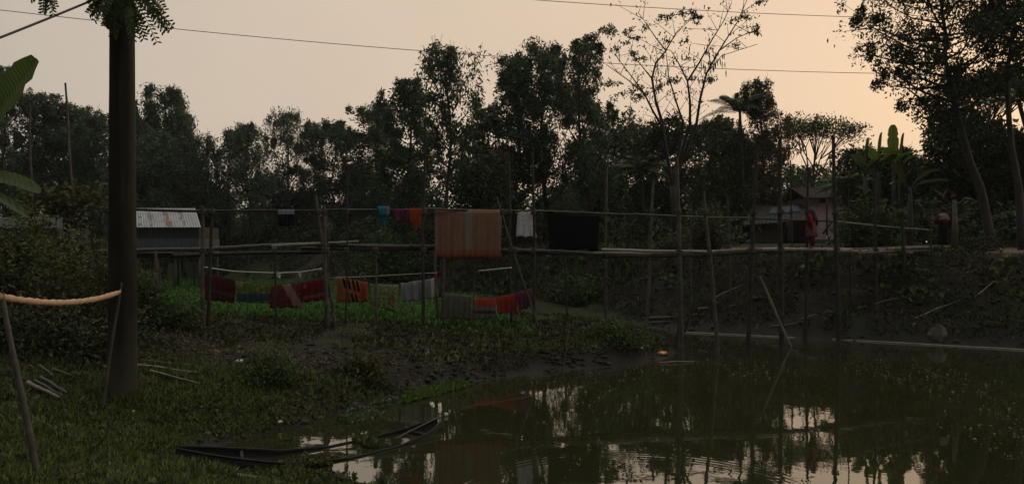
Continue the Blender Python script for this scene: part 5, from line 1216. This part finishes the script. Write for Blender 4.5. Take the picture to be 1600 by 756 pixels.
def trousers(w, J):
    for s in 'lr': w.tube([J['h' + s][0], J['k' + s][0], Vector(J['a' + s][0]) + Vector((0, 0, .02))], [.066, .058, .044], 12, False)
def orna(w, J):
    loft(w, [(.855, .045, .045, 0, -.002), (.83, .085, .058, 0, -.004), (.80, .116, .068, 0, -.004), (.755, .118, .078, 0, -.006), (.715, .106, .080, 0, -.008)], 30, .05, 7)
    w.tube([(-.10, -.05, .80), (-.125, -.075, .65), (-.13, -.07, .48)], [.03, .032, .036], 8, False)
person('girl in a pink dress and red scarf with long dark hair walking on the bridge', tuple(P(1269, 388.2, DB(1268) - .0)), 1.17, .55, armsG, .045,
       [('hair', 'hair', hair_long), ('dress', clothmat('pinkdress', (.21, .085, .075), .12), kameez), ('sleeves', clothmat('redsleeve', (.09, .015, .018), .2), sleeves), ('trousers', clothmat('redtrousers', (.11, .03, .03), .2), trousers), ('scarf', clothmat('redscarf', (.22, .016, .026), .12), orna)])
armsW = {'l': ((-.098, 0, .795), (-.17, .03, .70), (-.14, .11, .62), (-.115, .14, .61)), 'r': ((.098, 0, .795), (.16, .03, .69), (.11, .10, .62), (.09, .125, .61))}
def lungi(w, J): loft(w, [(.60, .088, .07, 0, 0), (.52, .105, .085, 0, 0), (.35, .11, .095, 0, .0), (.18, .115, .10, 0, 0), (.05, .118, .10, 0, 0)], 36, .07, 7)
def shawl(w, J): loft(w, [(.86, .045, .045, 0, 0), (.835, .10, .06, 0, 0), (.80, .125, .072, 0, 0), (.75, .155, .085, 0, .01), (.70, .165, .09, 0, .02)], 32, .07, 9)
def blouse(w, J): loft(w, [(.82, .10, .055, 0, 0), (.74, .10, .072, 0, 0), (.66, .094, .070, 0, 0), (.585, .10, .078, 0, 0)], 28, .03, 7); sleeves(w, J)
def cap(w, J): ell(w, (0, -.002, .950), (.064, .068, .055), 12)
person('person in a long black skirt and pale shawl at the bridge end', (P(1474, 0, 24.4).x, 24.4, h1(P(1474, 0, 24.4).x, 24.4) + .0), 1.42, .3, armsW, .0,
       [('headcloth', clothmat('headcloth', (.06, .055, .045), .15), cap), ('blouse', clothmat('brownblouse', (.075, .03, .025), .15), blouse), ('skirt', clothmat('blackskirt', (.006, .006, .007), .0), lungi), ('shawl', clothmat('paleshawl', (.30, .29, .22), .2, blotch(40, .3, (.14, .13, .09))), shawl)])

# ------------------------------------------------------------------ evening haze
hb = MB(); hb.box((0, 45, 9), (300, 170, 24)); hm = bpy.data.materials.new('haze'); hm.use_nodes = True; hn = hm.node_tree
hn.nodes.remove(hn.nodes['Principled BSDF']); pv = hn.nodes.new('ShaderNodeVolumePrincipled'); pv.inputs['Color'].default_value = (.80, .87, .86, 1); pv.inputs['Density'].default_value = .0004; pv.inputs['Anisotropy'].default_value = .2
hn.links.new(pv.outputs[0], hn.nodes['Material Output'].inputs['Volume'])
ho = hb.build('haze', hm, None, False); tag(ho, 'thin evening haze softening the far trees', 'haze', None, 'stuff')
# ------------------------------------------------------------------ sky, sun, camera
W = bpy.data.worlds.new('World'); C.world = W; W.use_nodes = True; nt = W.node_tree
bg = nt.nodes['Background']; bg.inputs['Strength'].default_value = .1
sky = N(nt, 'ShaderNodeTexSky'); sky.sky_type = 'NISHITA'; sky.sun_disc = False
SUN_AZ, SUN_EL = math.radians(38), math.radians(9)        # azimuth from +Y towards +X
sky.sun_elevation = SUN_EL; sky.sun_rotation = SUN_AZ; sky.air_density = 2.0; sky.dust_density = 8.0; sky.ozone_density = .5
tc = N(nt, 'ShaderNodeTexCoord'); nv = N(nt, 'ShaderNodeVectorMath', operation='NORMALIZE'); nt.links.new(tc.outputs['Generated'], nv.inputs[0])
sp_ = N(nt, 'ShaderNodeSeparateXYZ'); nt.links.new(nv.outputs[0], sp_.inputs[0])
gl = Vector((math.sin(SUN_AZ), math.cos(SUN_AZ), .20)).normalized()
dt = N(nt, 'ShaderNodeVectorMath', operation='DOT_PRODUCT'); nt.links.new(nv.outputs[0], dt.inputs[0]); dt.inputs[1].default_value = gl
hz = ramp(nt, math_node(nt, 'ADD', math_node(nt, 'MULTIPLY', dt.outputs['Value'], .5), .5),
    [(0, (.035, .035, .035)), (.45, (.07, .067, .063)), (.60, (.395, .348, .305)), (.673, (.560, .485, .405)), (.813, (.655, .535, .425)), (.96, (.77, .592, .438)), (1, (.81, .61, .435))])
sn = noise(nt, 2.2, 5, nv.outputs[0]); sm = N(nt, 'ShaderNodeMapRange'); nt.links.new(sn, sm.inputs[0]); sm.inputs[1].default_value = .3; sm.inputs[2].default_value = .7; sm.inputs[3].default_value = .955; sm.inputs[4].default_value = 1.035
hzv = N(nt, 'ShaderNodeVectorMath', operation='SCALE'); nt.links.new(hz, hzv.inputs[0]); nt.links.new(sm.outputs[0], hzv.inputs['Scale']); hz = hzv.outputs[0]
elv = N(nt, 'ShaderNodeMapRange', interpolation_type='SMOOTHSTEP'); nt.links.new(sp_.outputs[2], elv.inputs[0]); elv.inputs[1].default_value = .42; elv.inputs[2].default_value = .92
mul = N(nt, 'ShaderNodeMix'); mul.data_type = 'RGBA'; nt.links.new(elv.outputs[0], mul.inputs[0]); nt.links.new(hz, mul.inputs[6]); mul.inputs[7].default_value = (.74, .725, .68, 1)
v1 = N(nt, 'ShaderNodeVectorMath', operation='SCALE'); nt.links.new(mul.outputs[2], v1.inputs[0]); v1.inputs['Scale'].default_value = 10
v2 = N(nt, 'ShaderNodeVectorMath', operation='SCALE'); nt.links.new(sky.outputs[0], v2.inputs[0]); v2.inputs['Scale'].default_value = .05
v3 = N(nt, 'ShaderNodeVectorMath', operation='ADD'); nt.links.new(v1.outputs[0], v3.inputs[0]); nt.links.new(v2.outputs[0], v3.inputs[1])
nt.links.new(v3.outputs[0], bg.inputs['Color'])

sl = bpy.data.lights.new('sun', 'SUN'); sl.energy = .5; sl.angle = math.radians(12); sl.color = (1, .74, .48)
so = bpy.data.objects.new('sun', sl); COL.objects.link(so)
sd = Vector((math.sin(SUN_AZ) * math.cos(SUN_EL), math.cos(SUN_AZ) * math.cos(SUN_EL), math.sin(SUN_EL)))
so.rotation_euler = (-sd).to_track_quat('-Z', 'Y').to_euler(); so.location = sd * 50

cam = bpy.data.cameras.new('camera'); co = bpy.data.objects.new('camera', cam); COL.objects.link(co); C.camera = co
cam.sensor_fit = 'HORIZONTAL'; cam.sensor_width = 36; cam.lens = 36 * F / 1600; cam.shift_y = (HY - 378) / 1600; cam.clip_end = 2000; cam.clip_start = .05
co.location = (0, 0, EYE); co.rotation_euler = (PI / 2, 0, 0)
C.render.engine = 'CYCLES'; C.cycles.use_denoising = True; C.cycles.max_bounces = 6; C.cycles.transparent_max_bounces = 8
C.cycles.diffuse_bounces = 3; C.cycles.sample_clamp_indirect = 4
vs = C.view_settings; vs.view_transform = 'Standard'; vs.look = 'None'; vs.exposure = 0; vs.gamma = 1
